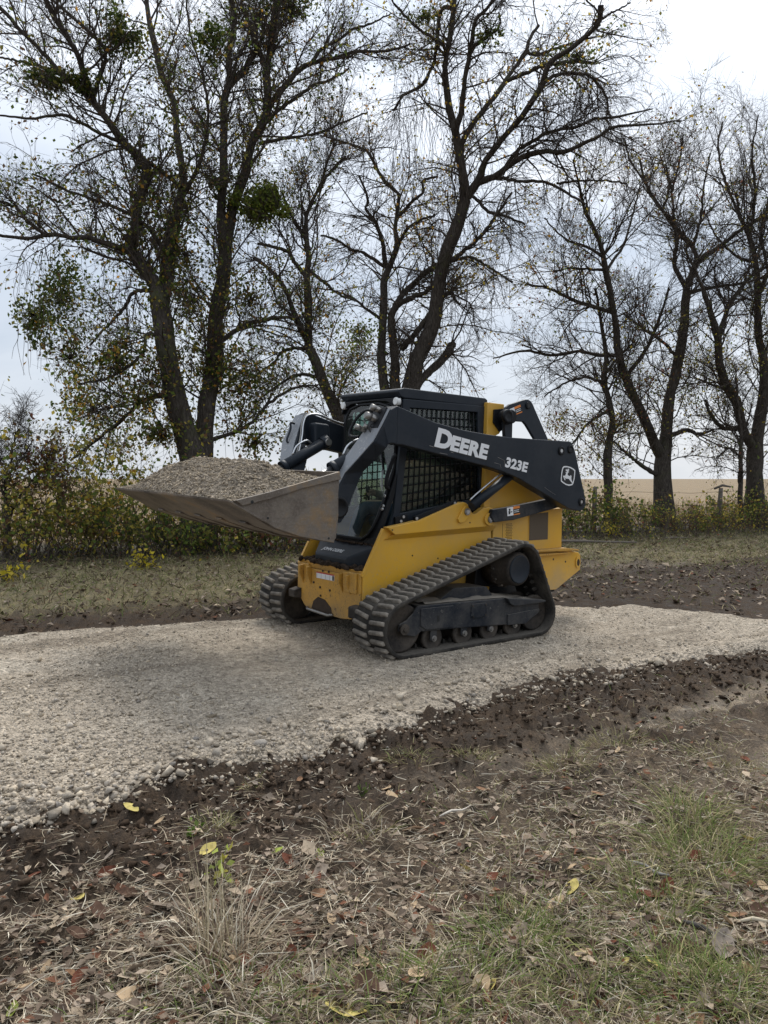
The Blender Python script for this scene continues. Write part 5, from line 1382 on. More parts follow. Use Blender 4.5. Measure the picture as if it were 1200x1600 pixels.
# --- cab
cab = empty('cab', parent=LD)
m = MB(); m.prism([(.425,2.055),(.36,2.070),(-.56,2.045),(-.59,2.03),(-.585,1.965),(.36,1.985),(.40,1.995),(.43,2.035)], -.415, .415); rf = m.build('roof', M['char'], cab, .012, 3)
m = MB(); m.prism_x([(-.41,1.99),(-.40,1.88),(-.36,1.93),(-.25,1.965),(0,1.978),(.25,1.965),(.36,1.93),(.40,1.88),(.41,1.99)], .385, .425); m.build('visor', M['black'], rf, .006)
for y in (-.372, .385):
    m = MB(); m.cyl((.40,y,1.958), (.432,y,1.958), .036, .033, n=22); m.cyl((.432,y,1.958), (.436,y,1.958), .033, .026, n=22); m.build('work_light', M['lamp'], cab)
for s in (1, -1):
    yo, yi = s*.42, s*.385
    # side frame: front pillar, rear pillar, sill, head
    m = MB(); m.prism([(.375,1.98),(.30,1.98),(.325,1.60),(.385,1.05),(.42,.95),(.50,.93),(.455,1.05),(.40,1.58)], yi, yo); m.build('front_pillar', M['char'], cab, .006)
    m = MB(); m.prism([(-.46,1.975),(-.585,1.970),(-.60,.98),(-.53,.98)], yi, yo); m.build('rear_pillar', M['char'], cab, .006)
    m = MB(); m.prism([(.395,1.045),(-.56,1.165),(-.58,1.08),(.41,.955)], yi, yo); m.build('sill', M['char'], cab, .006)
    m = MB(); m.prism([(.31,1.98),(-.47,1.975),(-.475,1.915),(.315,1.91)], yi, yo); m.build('head_rail', M['char'], cab, .006)
    m = MB(); m.prism([(.32,1.91),(-.475,1.915),(-.545,1.165),(.385,1.045)], s*.365, s*.371); m.build('side_window', M['glass'], cab)
    # steel screen over the side window: crossing bars, one welded piece
    scr = MB(); ybar = s*.408
    c00, c10, c11, c01 = np.array((.375,1.055)), np.array((-.535,1.17)), np.array((-.475,1.91)), np.array((.318,1.91))
    def SP(u, v): return (c00*(1-u)+c10*u)*(1-v) + (c01*(1-u)+c11*u)*v
    for i in range(1, 15):
        u = i/15; a, b = SP(u, 0), SP(u, 1); scr.tube([(a[0],ybar,a[1]), (b[0],ybar,b[1])], .0065, 5)
    for j in range(1, 12):
        v = j/12; a, b = SP(0, v), SP(1, v); scr.tube([(a[0],ybar-s*.006,a[1]), (b[0],ybar-s*.006,b[1])], .0065, 5)
    tag(scr.build('window_screen', M['black'], cab), kind='stuff')
    # lower trim along the chassis
    m = MB(); m.prism([(.30,1.02),(-.16,1.155),(-.165,1.105),(.29,.985)], s*.47, s*.505); tr_ = m.build('side_rail', M['black'], cab, .004)
    for bx_, bz_ in ((.285,1.008),(-.135,1.125)):
        m = MB(); m.cyl((bx_,s*.505,bz_), (bx_,s*.513,bz_), .013, n=10); m.build('bolt', M['steel'], tr_)
    m = MB(); m.prism([(.46,1.02),(.33,1.04),(.32,.985),(.45,.955)], s*.42, s*.445); br_ = m.build('cab_bracket', M['black'], cab, .004)
    for bx_, bz_ in ((.375,1.02),(.40,.985)):
        m = MB(); m.cyl((bx_,s*.445,bz_), (bx_,s*.452,bz_), .012, n=10); m.build('bolt', M['steel'], br_)
# front door with its big pane
DP = [(.405,1.955),(.408,1.44),(.525,1.12),(.60,.93),(.625,.825)]         # (x, z) of the door line
def door_x(z): return np.interp(z, [p[1] for p in DP[::-1]], [p[0] for p in DP[::-1]])
dz = [.825,.87,.93,1.02,1.12,1.28,1.44,1.60,1.75,1.86,1.92,1.955]
hw = [.22,.29,.335,.355,.362,.365,.368,.368,.365,.34,.28,.14]
pane = MB(); V_, F_l = [], []
for z, w in zip(dz, hw):
    for k in range(9):
        V_.append((door_x(z) + .004, -w + 2*w*k/8, z))
for i in range(len(dz)-1):
    for k in range(8): F_l.append((i*9+k, i*9+k+1, (i+1)*9+k+1, (i+1)*9+k))
pane.add(V_, F_l, True); door = pane.build('front_door_pane', M['glass'], cab)
edge = [(door_x(z)+.002, w, z) for z, w in zip(dz, hw)] + [(door_x(z)+.002, -w, z) for z, w in list(zip(dz, hw))[::-1]]
m = MB(); m.tube(edge + [edge[0]], .014, 8); m.build('door_seal', M['black'], door)
for s in (1, -1):
    m = MB()
    V_ = []
    for z, w in zip(dz, hw):
        x = door_x(z); V_ += [(x-.012, s*w, z), (x-.012, s*.412, z), (x-.05, s*.412, z), (x-.05, s*w, z)]
    rings = [V_[i*4:i*4+4] for i in range(len(dz))]
    m.loft(rings); m.build('door_frame', M['black'], cab)
m = MB(); m.prism_x([(-.40,.80),(-.40,.84),(-.22,.822),(.22,.822),(.40,.84),(.40,.80)], .585, .622); m.build('door_sill', M['black'], cab)
m = MB(); m.tube(smooth_path([(.435,.395,1.52),(.46,.41,1.50),(.52,.41,1.36),(.53,.41,1.27),(.50,.405,1.25)], 18), .017, 8); m.build('door_handle', M['black'], cab)
for y, z in ((.375,1.19),(.395,1.11),(.395,1.085)):
    m = MB(); m.cyl((door_x(z)+.01,y,z), (door_x(z)+.022,y,z), .012, n=10); m.build('bolt', M['steel'], cab)
m = MB(); m.tube(smooth_path([(.415,.02,1.94),(.418,.12,1.70),(.42,.20,1.50)], 10), .008, 6); m.tube([(.420,.17,1.62),(.420,.24,1.36)], .010, 6); m.build('wiper', M['black'], cab)
m = MB(); m.lathe_y(0, 0, [(0,.001)], 3) if False else m.cyl((.412,.03,1.925), (.418,.03,1.925), .022, n=18); lat = m.build('glass_button', M['black'], cab)
m = MB(); m.cyl((.418,.03,1.925), (.4195,.03,1.925), .013, n=16); m.build('button_ring', M['white'], lat)
m = MB(); m.prism([(-.53,1.97),(-.56,1.97),(-.57,1.0),(-.54,1.0)], -.385, .385); m.build('back_frame', M['black'], cab)
m = MB(); m.box(-.55, .60, -.38, .38, .60, .64); m.build('floor_pan', M['black'], cab)
m = MB(); m.prism([(.62,.84),(.60,.84),(.56,.62),(.58,.60)], -.36, .36); m.build('toe_board', M['black'], cab)
m = MB(); m.tube([(-.45,.20,2.04),(-.455,.205,2.16),(-.46,.21,2.36)], [.006,.0045,.003], 6); m.build('antenna', M['black'], cab)
# seat and consoles
st_ = empty('operator_seat', parent=LD)
m = MB(); m.prism([(.22,.88),(-.30,.86),(-.32,.96),(.20,.985),(.25,.95)], -.24, .24); m.build('cushion', M['seat'], st_, .03, 3)
m = MB(); m.prism([(-.24,.94),(-.38,.94),(-.50,1.66),(-.40,1.68)], -.23, .23); m.build('backrest', M['seat'], st_, .03, 3)
m = MB(); m.box(-.30, .20, -.20, .20, .64, .87); m.build('pedestal', M['black'], st_)
for s in (1, -1):
    m = MB(); m.prism([(.24,1.10),(-.30,1.12),(-.32,1.02),(.22,.98)], s*.27, s*.355); cn = m.build('armrest', M['seat'], st_, .015)
    m = MB(); m.tube([(.17,s*.31,1.10),(.19,s*.30,1.18),(.20,s*.30,1.24)], [.012,.016,.022], 8); m.build('joystick', M['black'], cn)

# ------------------------------------------------------------------ gravel heaped in the bucket
hp = empty('gravel_heap'); hp.matrix_world = MW
tag(hp, 'rounded heap of pale crushed stone filling the raised loader bucket', 'gravel heap')
nx_, ny_ = 70, 150
hx = np.linspace(1.45, 2.205, nx_); hy = np.linspace(-1.03, 1.03, ny_)
HX, HY = np.meshgrid(hx, hy, indexing='ij')
rim = np.interp(HX, [1.45, 1.95, 2.205], [1.375, 1.255, 1.205])
e1 = sstep(0, .30, 1.03-np.abs(HY)); e2 = np.sin(np.clip((HX-1.45)/(2.205-1.45), 0, 1)*np.pi)**.75
sk = .86 + .14*np.cos((HY+.15)*1.6)
def heap_z(HX, HY):
    rim = np.interp(HX, [1.45, 1.95, 2.205], [1.350, 1.250, 1.208])
    e1 = sstep(0, .55, 1.03-np.abs(HY)); e2 = np.sin(np.clip((HX-1.45)/(2.205-1.45), 0, 1)*np.pi)**.8
    return rim + .185*e1*e2*(.88-.20*HY/1.03) + (fbm(HX, HY, 5, 3)*.032 + fbm(HX+5, HY, 18, 3)*.022)*np.minimum(1, e2*1.2+.15)
HZ_ = heap_z(HX, HY)
V = np.stack([HX, HY, HZ_], -1).reshape(-1,3)
ii = np.arange(nx_-1)[:,None]*ny_; jj = np.arange(ny_-1)[None,:]
q = np.stack([ii+jj, ii+ny_+jj, ii+ny_+jj+1, ii+jj+1], -1).reshape(-1,4)
hc = np.repeat(np.array([[.27,.228,.178]]), len(V), 0)*(1+fbm(V[:,0], V[:,1], 4, 3)*.35)[:,None]
obj('mound', big_mesh('mound', V, q, None, hc, True), M['gravel'], hp)
g = np.random.default_rng(31)
n = 9000; p = np.column_stack([g.uniform(1.46, 2.20, n), g.uniform(-1.02, 1.02, n)]); sz = g.gamma(2.0, .0025, n) + .0022
pz = heap_z(p[:,0], p[:,1])
v, f, c = scatter_stones(np.column_stack([p, pz + sz*.25]), sz, stone_cols(n, g, .42, .86)*np.array([[1,.97,.92]]), ROCK7, g)
tag(obj('stones', big_mesh('heap_stones', v, None, f, c), M['stone'], hp), kind='stuff')

# ------------------------------------------------------------------ operator behind the tinted glass
def skin_mesh(name, J, E_, root=0, sub=1):
    me = bpy.data.meshes.new(name); me.from_pydata([j[:3] for j in J], E_, []); me.update()
    o = bpy.data.objects.new(name, me); COL.objects.link(o)
    md = o.modifiers.new('skin', 'SKIN'); md.use_smooth_shade = True
    for i, j in enumerate(J):
        sv = me.skin_vertices[0].data[i]; sv.radius = (j[3], j[4] if len(j) > 4 else j[3]); sv.use_root = (i == root)
    ss = o.modifiers.new('sub', 'SUBSURF'); ss.levels = sub; ss.render_levels = sub
    dg = bpy.context.evaluated_depsgraph_get(); dg.update()
    out = bpy.data.meshes.new_from_object(o.evaluated_get(dg))
    bpy.data.objects.remove(o)
    out.name = name
    return out
J = [(-.17,0,1.02,.15,.12),(-.20,0,1.20,.13,.16),(-.25,0,1.40,.12,.18),(-.24,0,1.50,.06),(-.21,0,1.58,.058),(-.18,0,1.68,.085,.078),(-.17,0,1.76,.075)]
E_ = [(0,1),(1,2),(2,3),(3,4),(4,5),(5,6)]
def add_chain(par, pts):
    k = par
    for p_ in pts:
        J.append(p_); E_.append((k, len(J)-1)); k = len(J)-1
    return k
for s in (1, -1):
    add_chain(2, [(-.24,s*.19,1.41,.07),(-.16,s*.25,1.24,.052),(-.06,s*.28,1.13,.045),(.08,s*.30,1.17,.036),(.15,s*.30,1.19,.028)])
    h = len(J)-1
    for dx, dy, dz_ in ((.055,.018,.03),(.062,.004,.015),(.06,-.010,.0),(.05,-.022,-.012)):
        add_chain(h, [(.15+dx*.6, s*.30+s*dy, 1.19+dz_, .010), (.15+dx, s*.30+s*dy*.6, 1.165+dz_, .009)])
    add_chain(h, [(.17,s*.265,1.205,.011),(.205,s*.272,1.20,.009)])
    add_chain(0, [(-.04,s*.10,1.02,.095),(.30,s*.17,1.07,.072),(.36,s*.17,1.03,.066),(.44,s*.17,.82,.055),(.47,s*.17,.69,.045),(.50,s*.17,.665,.045),(.58,s*.17,.66,.035)])
bme = skin_mesh('person', J, E_)
def person_mat():
    m, nt, b = new_mat('work_clothes')
    v = objcoord(nt); sx = nd(nt, 'ShaderNodeSeparateXYZ'); nt.links.new(v, sx.inputs[0])
    up = math_(nt, 'GREATER_THAN', math_(nt, 'SUBTRACT', sx.outputs['Z'], math_(nt, 'MULTIPLY', sx.outputs['X'], .25)), 1.09)
    hd = math_(nt, 'GREATER_THAN', sx.outputs['Z'], 1.545)
    hn = math_(nt, 'MULTIPLY', math_(nt, 'GREATER_THAN', sx.outputs['X'], .125), math_(nt, 'GREATER_THAN', sx.outputs['Z'], 1.115))
    bt = math_(nt, 'LESS_THAN', sx.outputs['Z'], .76)
    n = noise(nt, 40, 5, .6, v)
    c = mix(nt, up, (.028,.05,.085), (.21,.175,.125)); c = mix(nt, math_(nt, 'MAXIMUM', hd, hn), c, (.42,.26,.18)); c = mix(nt, bt, c, (.10,.055,.03))
    c = mix(nt, .5, c, ramp(nt, n.outputs['Fac'], [(.3,(.7,)*3),(.7,(1.3,)*3)]), 'MULTIPLY')
    nt.links.new(c, b.inputs['Base Color']); b.inputs['Roughness'].default_value = .85
    return m
ps = obj('person', bme, person_mat()); ps.matrix_world = MW
tag(ps, 'person in blue jeans and tan jacket seated at the loader controls behind glass', 'person')
m = MB(); cap = []
for k in range(7):
    a = k/6*math.pi/2; cap.append((1.70+.125*math.sin(a)*.95, .098*math.cos(a)+.002))
rings = [[(-.185+r*1.08*math.cos(t), r*math.sin(t), z) for t in [2*math.pi*i/18 for i in range(18)]] for z, r in cap]
m.loft(rings, True, True, True); cp_ = m.build('cap', plain('olive_cap', (.05,.055,.035), .85), ps)
m = MB(); m.add([(-.10,-.085,1.715),(-.02,-.07,1.702),(.02,0,1.70),(-.02,.07,1.702),(-.10,.085,1.715),(-.10,.0,1.725)], [(0,1,2,5),(5,2,3,4)], True); m.build('cap_brim', bpy.data.materials['olive_cap'], cp_)
for s in (1, -1):
    m = MB(); m.cyl((-.098,s*.032,1.685), (-.090,s*.032,1.685), .010, n=8); m.build('eye', M['black_decal'], ps)
m = MB(); m.loft([[(-.10,-.014,1.655),(-.10,.014,1.655),(-.10,.008,1.69),(-.10,-.008,1.69)],[(-.072,-.010,1.656),(-.072,.010,1.656),(-.088,.005,1.688),(-.088,-.005,1.688)]]); m.build('nose', plain('skin', (.42,.26,.18), .6), ps)

# ------------------------------------------------------------------ large loose stones along the near edge of the gravel
g = np.random.default_rng(41)
def stone_variant(k):
    import bmesh
    bm = bmesh.new()
    hv, hf = hulls(1, 14, 800+k)[0]
    vv_ = [bm.verts.new(q) for q in hv]
    for q in hf: bm.faces.new([vv_[i] for i in q])
    bmesh.ops.recalc_face_normals(bm, faces=bm.faces)
    gg = np.random.default_rng(900+k); ax = gg.normal(size=(9,3)); ax /= np.linalg.norm(ax, axis=1)[:,None]; cut = gg.uniform(.45, .8, 9)
    for v in bm.verts:
        c = np.array(v.co)
        for a, t in zip(ax, cut):
            dd = c@a
            if dd > t: c = c - a*(dd-t)*.85
        c = c*(1+gg.normal(0, .05)); v.co = c*np.array((1.2,.95,.72))
    me = bpy.data.meshes.new('stone'); bm.to_mesh(me); bm.free()
    col = stone_cols(1, gg, .5, 1.0)
    a = me.attributes.new('Col', 'FLOAT_COLOR', 'POINT'); c4 = np.ones((len(me.vertices),4), dtype=np.float32); c4[:,:3] = col; a.data.foreach_set('color', c4.ravel())
    me.materials.append(M['stone'])
    return me
SV = [stone_variant(k) for k in range(10)]
def stone_at(x, y, r, label, name='stone', group='large stones on the gravel road'):
    o = bpy.data.objects.new(name, SV[g.integers(0, 10)]); COL.objects.link(o)
    z = float(z_top(np.array([x]), np.array([y]))[0])
    o.location = (x, y, z + r*.22); o.scale = (r, r*g.uniform(.85,1.1), r*g.uniform(.8,1.05)); o.rotation_euler = (g.normal(0,.35), g.normal(0,.35), g.uniform(0, 6.28))
    tag(o, label, 'stone', group); return o
def gp(u, v, z=-.02):
    p = at(u, v, 10.0); c0 = np.array([0,0,CAM_H]); d = p - c0; t = (z-CAM_H)/d[2]; w = c0 + d*t; return float(w[0]), float(w[1])
for u, v, r, lb in ((304,1192,.027,'squarish pale stone on top of the pile at the near gravel edge'),(320,1181,.022,'grey stone just above the squarish one on the edge pile'),(210,1217,.024,'darkish round stone left of the edge pile'),(434,1188,.034,'big white stone alone by the mud right of the edge pile'),(144,1258,.030,'wet dark-sided stone at the lower left gravel edge'),(490,1172,.030,'dark stone half sunk at the gravel edge, right of the big white one'),(393,1120,.022,'bluish white stone lying out on the smooth gravel'),(242,1228,.024,'bright white stone at the foot of the edge pile'),(268,1222,.026,'pale broken stone at the right foot of the edge pile'),(63,1233,.016,'flat white pebble alone at the left of the gravel'),(508,1030,.022,'light grey stone on the gravel in front of the near track'),(740,1104,.03,'pale stone at the gravel edge below the near track')):
    x, y = gp(u, v); stone_at(x, y, r*.75, lb)
cnt = 0
while cnt < 110:
    x = g.uniform(-1.7, 3.2); dd = abs(g.normal(0, .12)) + .01; y = float(np.interp(x, NEAR[:,0], NEAR[:,1])) + dd/.79
    if y < 2.8 or abs(x) > .55*y: continue
    stone_at(x, y, .006 + g.gamma(2.0, .0034), 'pale limestone lump among the loose stones along the near gravel edge', 'edge_stone', 'loose stones along the near gravel edge'); cnt += 1

# ------------------------------------------------------------------ verge: straw, litter, grass, weeds
g = np.random.default_rng(51)
def verge_points(n, y0, y1, umax=.60, back=False):
    out = np.zeros((0,2))
    while len(out) < n:
        d = 1/np.sqrt(g.uniform(1/y1**2, 1/y0**2, n*2)); x = g.uniform(-umax, umax, n*2)*d
        ok = (d < y_near(x)-.02) | (x > 3.8) if not back else (d > y_far(x)+.03)
        out = np.vstack([out, np.stack([x, d], -1)[ok]])
    return out[:n]
def blades(P, D, L, W, bend, cols, tips=None):
    """tapering bent blades: P base (n,3), D direction; two segments each"""
    n = len(P); D = norm(D); side = norm(np.cross(D, norm(g.normal(size=(n,3))))) * (W[:,None]*.5)
    mid = P + D*L[:,None]*.55; end = P + D*L[:,None]*.95 + bend*L[:,None]
    V = np.stack([P-side, P+side, mid+side*.8, mid-side*.8, end], 1).reshape(-1,3)
    b = np.arange(n)[:,None]*5
    q = b + np.array([[0,1,2,3]]); t = b + np.array([[3,2,4]])
    C = np.repeat(cols, 5, 0)
    return V, q, t, C
def blade_obj(name, sets, mat, label=None, cat=None, kind='stuff', parent=None, group=None, origin=None):
    Vs, Qs, Ts, Cs, b = [], [], [], [], 0
    for V, q, t, C in sets:
        Vs.append(V); Qs.append(q+b); Ts.append(t+b); Cs.append(C); b += len(V)
    V = np.vstack(Vs)
    if origin is not None: V = V - np.array(origin)
    o = obj(name, big_mesh(name, V, np.vstack(Qs), np.vstack(Ts), np.vstack(Cs)), mat, parent)
    if origin is not None: o.location = origin
    return tag(o, label, cat, group, kind)
STRAW = [((.54,.46,.335),3),((.40,.325,.23),3),((.19,.14,.10),2.5),((.66,.60,.48),2)]
GR = [((.18,.235,.07),3),((.115,.16,.045),2.5),((.26,.265,.10),2),((.38,.33,.17),1.5)]
DRYG = [((.40,.345,.19),3),((.28,.25,.125),3),((.17,.185,.07),2)]
def zt(p): return z_ground(p[:,0], p[:,1])
def amount(p):      # how much litter lies here: less in the bare mud by the gravel and in the ruts
    s, t = along_s(p[:,0], p[:,1]); dn = (np.interp(p[:,0], NEAR[:,0], NEAR[:,1]) - p[:,1])*.79
    a = sstep(-.05, .95, dn + fbm(p[:,0], p[:,1], 1.6, 3)*.5)
    return np.clip(a*(1-.8*np.exp(-((s+1.75)/.2)**2)) + .07, 0, 1)*(.55+.45*(fbm(p[:,0]+3, p[:,1], 2.5, 3) > -.05))
p = verge_points(74000, 1.55, 6.8); p = p[g.random(len(p)) < amount(p)]; n = len(p)
L = g.gamma(2.2, .018, n)+.012; a = g.uniform(0, 2*np.pi, n)
D = np.column_stack([np.cos(a), np.sin(a), np.abs(g.normal(.0, .16, n))])
straw = blades(np.column_stack([p, zt(p)+.004+np.abs(g.normal(0,.006,n))]), D, L, g.uniform(.0014,.0038,n), g.normal(0,.10,(n,3))*np.array([1,1,.15]), palette(n, g, STRAW))
p = verge_points(7000, 6.5, 13, back=False); p = p[(p[:,0] > 2.5)]; 
blade_obj('straw_litter', [straw], M['grass'], 'flattened dry straw and grass stems strewn over the muddy verge', 'straw')
# dead leaf litter
p = verge_points(21000, 1.5, 6.5); p = p[g.random(len(p)) < amount(p)]; n = len(p)
def litter_leaves(p, size, cols):
    n = len(p); a = g.uniform(0, 2*np.pi, n); t = np.column_stack([np.cos(a), np.sin(a), g.normal(0,.25,n)]); t = norm(t)
    s = norm(np.cross(np.column_stack([g.normal(0,.3,n), g.normal(0,.3,n), np.ones(n)]), t)); u = np.cross(t, s)
    L = size[:,None]; w = g.uniform(.22,.42,n)[:,None]*L; c = g.uniform(-.12,.32,n)[:,None]*L
    o = np.column_stack([p, zt(p)+.005+np.abs(g.normal(0,.007,n))])
    V = np.stack([o - t*L*.5, o - t*L*.05 + s*w + u*c, o + t*L*.5 + u*c*.4, o - t*L*.05 - s*w + u*c, o], 1).reshape(-1,3)
    b = np.arange(n)[:,None]*5
    T = np.concatenate([b+np.array([[0,4,1]]), b+np.array([[1,4,2]]), b+np.array([[2,4,3]]), b+np.array([[3,4,0]])])
    return V, T, np.repeat(cols, 5, 0)
LITP = [((.165,.125,.092),4),((.085,.06,.044),3.5),((.27,.215,.165),2.5),((.15,.07,.042),1),((.38,.30,.215),1.2)]
V, T, C = litter_leaves(p, g.gamma(4, .0052, n)+.008, palette(n, g, LITP))
tag(obj('leaf_litter', big_mesh('leaf_litter', V, None, T, C), M['litter']), 'decaying brown leaf litter trodden into the muddy verge', 'leaf litter', kind='stuff')

# fallen leaves one can pick out
def leaf_mesh(k, col):
    nl_, nw = 9, 5; V, Fq = [], []
    gg = np.random.default_rng(700+k); curl = gg.uniform(.1,.5); fold = gg.uniform(.05,.35); wd = gg.uniform(.24,.40)
    for i in range(nl_):
        t = i/(nl_-1); w = wd*math.sin(math.pi*min(1, t*.97+.02))**.75*(1-.25*t)
        for j in range(nw):
            q = (j/(nw-1)-.5)*2
            V.append((t-.5, q*w + .03*math.sin(t*5+k), curl*(t-.5)**2 + fold*abs(q)*w + .02*math.sin(9*t+3*q+k)))
    for i in range(nl_-1):
        for j in range(nw-1): Fq.append((i*nw+j, (i+1)*nw+j, (i+1)*nw+j+1, i*nw+j+1))
    c = np.array(col)*np.ones((len(V),1)); c = c*(1+np.random.default_rng(k).normal(0,.12,(len(V),1)))
    me = big_mesh('fallen_leaf', np.array(V), np.array(Fq), None, np.clip(c,0,1), True); me.materials.append(M['litter']); return me
LC = {'yellow': (.50,.41,.14), 'rust red': (.135,.05,.03), 'tan': (.44,.32,.20), 'orange brown': (.25,.145,.085), 'dark brown': (.085,.05,.034), 'lime green': (.28,.33,.07), 'pale grey': (.24,.20,.165)}
LM = {c: [leaf_mesh(k*7+i, v) for i in range(3)] for k, (c, v) in enumerate(LC.items())}
def fallen(u, v, size, col, label, group='fallen leaves on the verge'):
    x, y = gp(u, v, -.04); z = float(z_ground(np.array([x]), np.array([y]))[0])
    o = bpy.data.objects.new('fallen_leaf', LM[col][g.integers(0,3)]); COL.objects.link(o)
    o.location = (x, y, z+.012); o.scale = (size, size, size); o.rotation_euler = (g.normal(0,.3), g.normal(0,.3), g.uniform(0,6.28))
    return tag(o, label, 'leaf', group)
UL = [(205,1278,.075,'yellow','yellow leaf lying nearest the gravel edge pile'),(121,1414,.07,'yellow','yellow leaf on the dark mud at lower left'),(430,1321,.07,'lime green','lime-green leaf in the middle of the dark verge'),(500,1327,.06,'lime green','smaller lime-green leaf just right of the other one'),(400,1258,.05,'rust red','red leaf on the mud below the gravel edge'),(468,1217,.04,'orange brown','small orange leaf by the gravel edge in mid picture'),(250,1278,.05,'tan','tan leaf beside the yellow one near the gravel'),(625,1215,.055,'rust red','bright rust leaf on the churned mud right of the gravel edge'),(45,1372,.08,'rust red','reddish leaf at the left edge of the verge'),(118,1524,.08,'orange brown','folded orange-brown leaf at lower left'),(155,1435,.09,'dark brown','long dark brown leaf at lower left'),(305,1437,.07,'tan','cream leaf in the straw left of the dry grass tuft'),(450,1345,.07,'rust red','red-brown leaf under the lime-green leaves'),(520,1443,.06,'tan','cream leaf on the bare mud right of the dry tuft'),(567,1507,.075,'tan','broad tan leaf among the green blades at the bottom'),(405,1528,.085,'rust red','dark red leaf at the bottom right of the dry tuft'),(540,1590,.11,'yellow','large yellowish leaf at the very bottom of the picture'),(575,1560,.10,'dark brown','dark curled leaf at the bottom near the large yellowish one'),(728,1362,.06,'yellow','pale yellow leaf by the grass on the right half'),(893,1390,.07,'yellow','yellow leaf on the bare patch at centre right'),(945,1320,.07,'tan','tan leaf on the small mud bank at right'),(1018,1390,.10,'rust red','large rust-red leaf in the green tuft at right'),(1085,1335,.08,'rust red','red leaf deep in the large right-hand tuft'),(1172,1310,.08,'yellow','orange-yellow leaf at the right edge of the picture'),(952,1425,.075,'rust red','red leaf below the bare patch at right'),(975,1420,.055,'orange brown','orange leaf right of the red one below the bare patch'),(912,1492,.075,'tan','cream leaf at bottom centre right'),(967,1500,.065,'yellow','yellow leaf standing on edge at bottom right'),(1023,1505,.085,'yellow','bright cream-yellow leaf at bottom right'),(1180,1515,.10,'tan','folded tan leaf at the bottom right edge'),(1130,1475,.11,'pale grey','long pale grey leaf in the grass at bottom right'),(780,1590,.10,'rust red','red-brown leaf at the bottom edge'),(730,1230,.04,'orange brown','orange leaf on the mud at centre right'),(965,1185,.05,'tan','tan leaf on the far right verge'),(1110,1192,.05,'orange brown','orange leaf near the right edge by the ruts')]
for q in UL: fallen(*q)
LAND = [(345,1480,'the tall dry tuft'),(560,1290,'the dry mid-picture tuft'),(1095,1330,'the large yellowing tuft'),(1075,1525,'the bottom right green tuft'),(805,1470,'the bottom centre green tuft'),(120,1560,'the bottom left corner'),(60,1420,'the left edge'),(620,1580,'the bottom edge clump'),(712,1340,'the pale broken stick'),(930,1400,'the bare patch'),(1180,1440,'the right edge')]
cols = list(LC); wts = np.array([.5,2.4,2.6,2,3,.15,2.2]); wts /= wts.sum()
k = 0
rest = []
while k < 120:
    u = g.uniform(0, 1200); v = 1600 - (abs(g.normal(0, 170)) + 3); x, y = gp(u, v, -.04)
    if y > float(y_near(np.array([x]))[0]) - .15: continue
    c = cols[g.choice(len(cols), p=wts)]
    near = min(LAND, key=lambda q: math.hypot(q[0]-u, (q[1]-v)*1.3))[2]
    rest.append((near, c, u, v, fallen(u, v, g.uniform(.04,.085), c, 'x', f'{c} fallen leaves'))); k += 1
ORD = ['leftmost', 'second from left', 'third from left', 'fourth from left', 'fifth from left', 'sixth from left', 'seventh from left', 'eighth from left', 'ninth from left', 'tenth from left', 'eleventh from left', 'twelfth from left', 'thirteenth from left', 'rightmost']
for key in sorted({(r[0], r[1]) for r in rest}):
    mem = sorted([r for r in rest if (r[0], r[1]) == key], key=lambda r: r[2]); n_ = len(mem)
    for i, r in enumerate(mem):
        nm = {2: 'two', 3: 'three', 4: 'four', 5: 'five', 6: 'six', 7: 'seven', 8: 'eight', 9: 'nine', 10: 'ten', 11: 'eleven', 12: 'twelve'}.get(n_, 'many')
        r[4]['label'] = f'{key[1]} leaf lying by {key[0]}' if n_ == 1 else f'{ORD[min(i,13)]} of the {nm} {key[1]} leaves by {key[0]}'

# sticks and chips
for (u, v, L_, a_, r, lb, mt) in ((712,1266,.16,.5,.008,'pale broken stick on the mud in the middle of the verge',(.55,.50,.43)),(655,1287,.14,.15,.009,'brown twig lying beside the pale stick',(.16,.10,.06)),(1050,1385,.26,-.6,.007,'straight straw-coloured stick at right in the grass',(.42,.34,.22)),(1012,1360,.16,-.9,.010,'grey stick by the left of the right-hand tuft',(.22,.21,.19)),(925,1345,.12,.1,.008,'short tan chip of wood on the bare patch',(.42,.30,.19)),(1105,1455,.16,-.9,.014,'dark charred stick at lower right',(.07,.065,.06)),(1185,1432,.14,0,.010,'pale stick at the right edge of the picture',(.46,.40,.30))):
    x, y = gp(u, v, -.04); z = float(z_ground(np.array([x]), np.array([y]))[0])
    m = MB(); pts = smooth_path([(-L_/2,0,0),(-L_*.1,.006,.008),(L_*.2,-.004,.004),(L_/2,.004,.012)], 7); m.tube(pts, [r*.35,r*.55,r*.7,r*.6,r*.62,r*.45,r*.3], 6)
    o = m.build('stick', plain('stick_wood', mt, .9, 0, .3, 60, .3, .1)); o.location = (x, y, z+r+.006); o.rotation_euler = (0, 0, a_); tag(o, lb, 'stick', 'sticks on the verge')

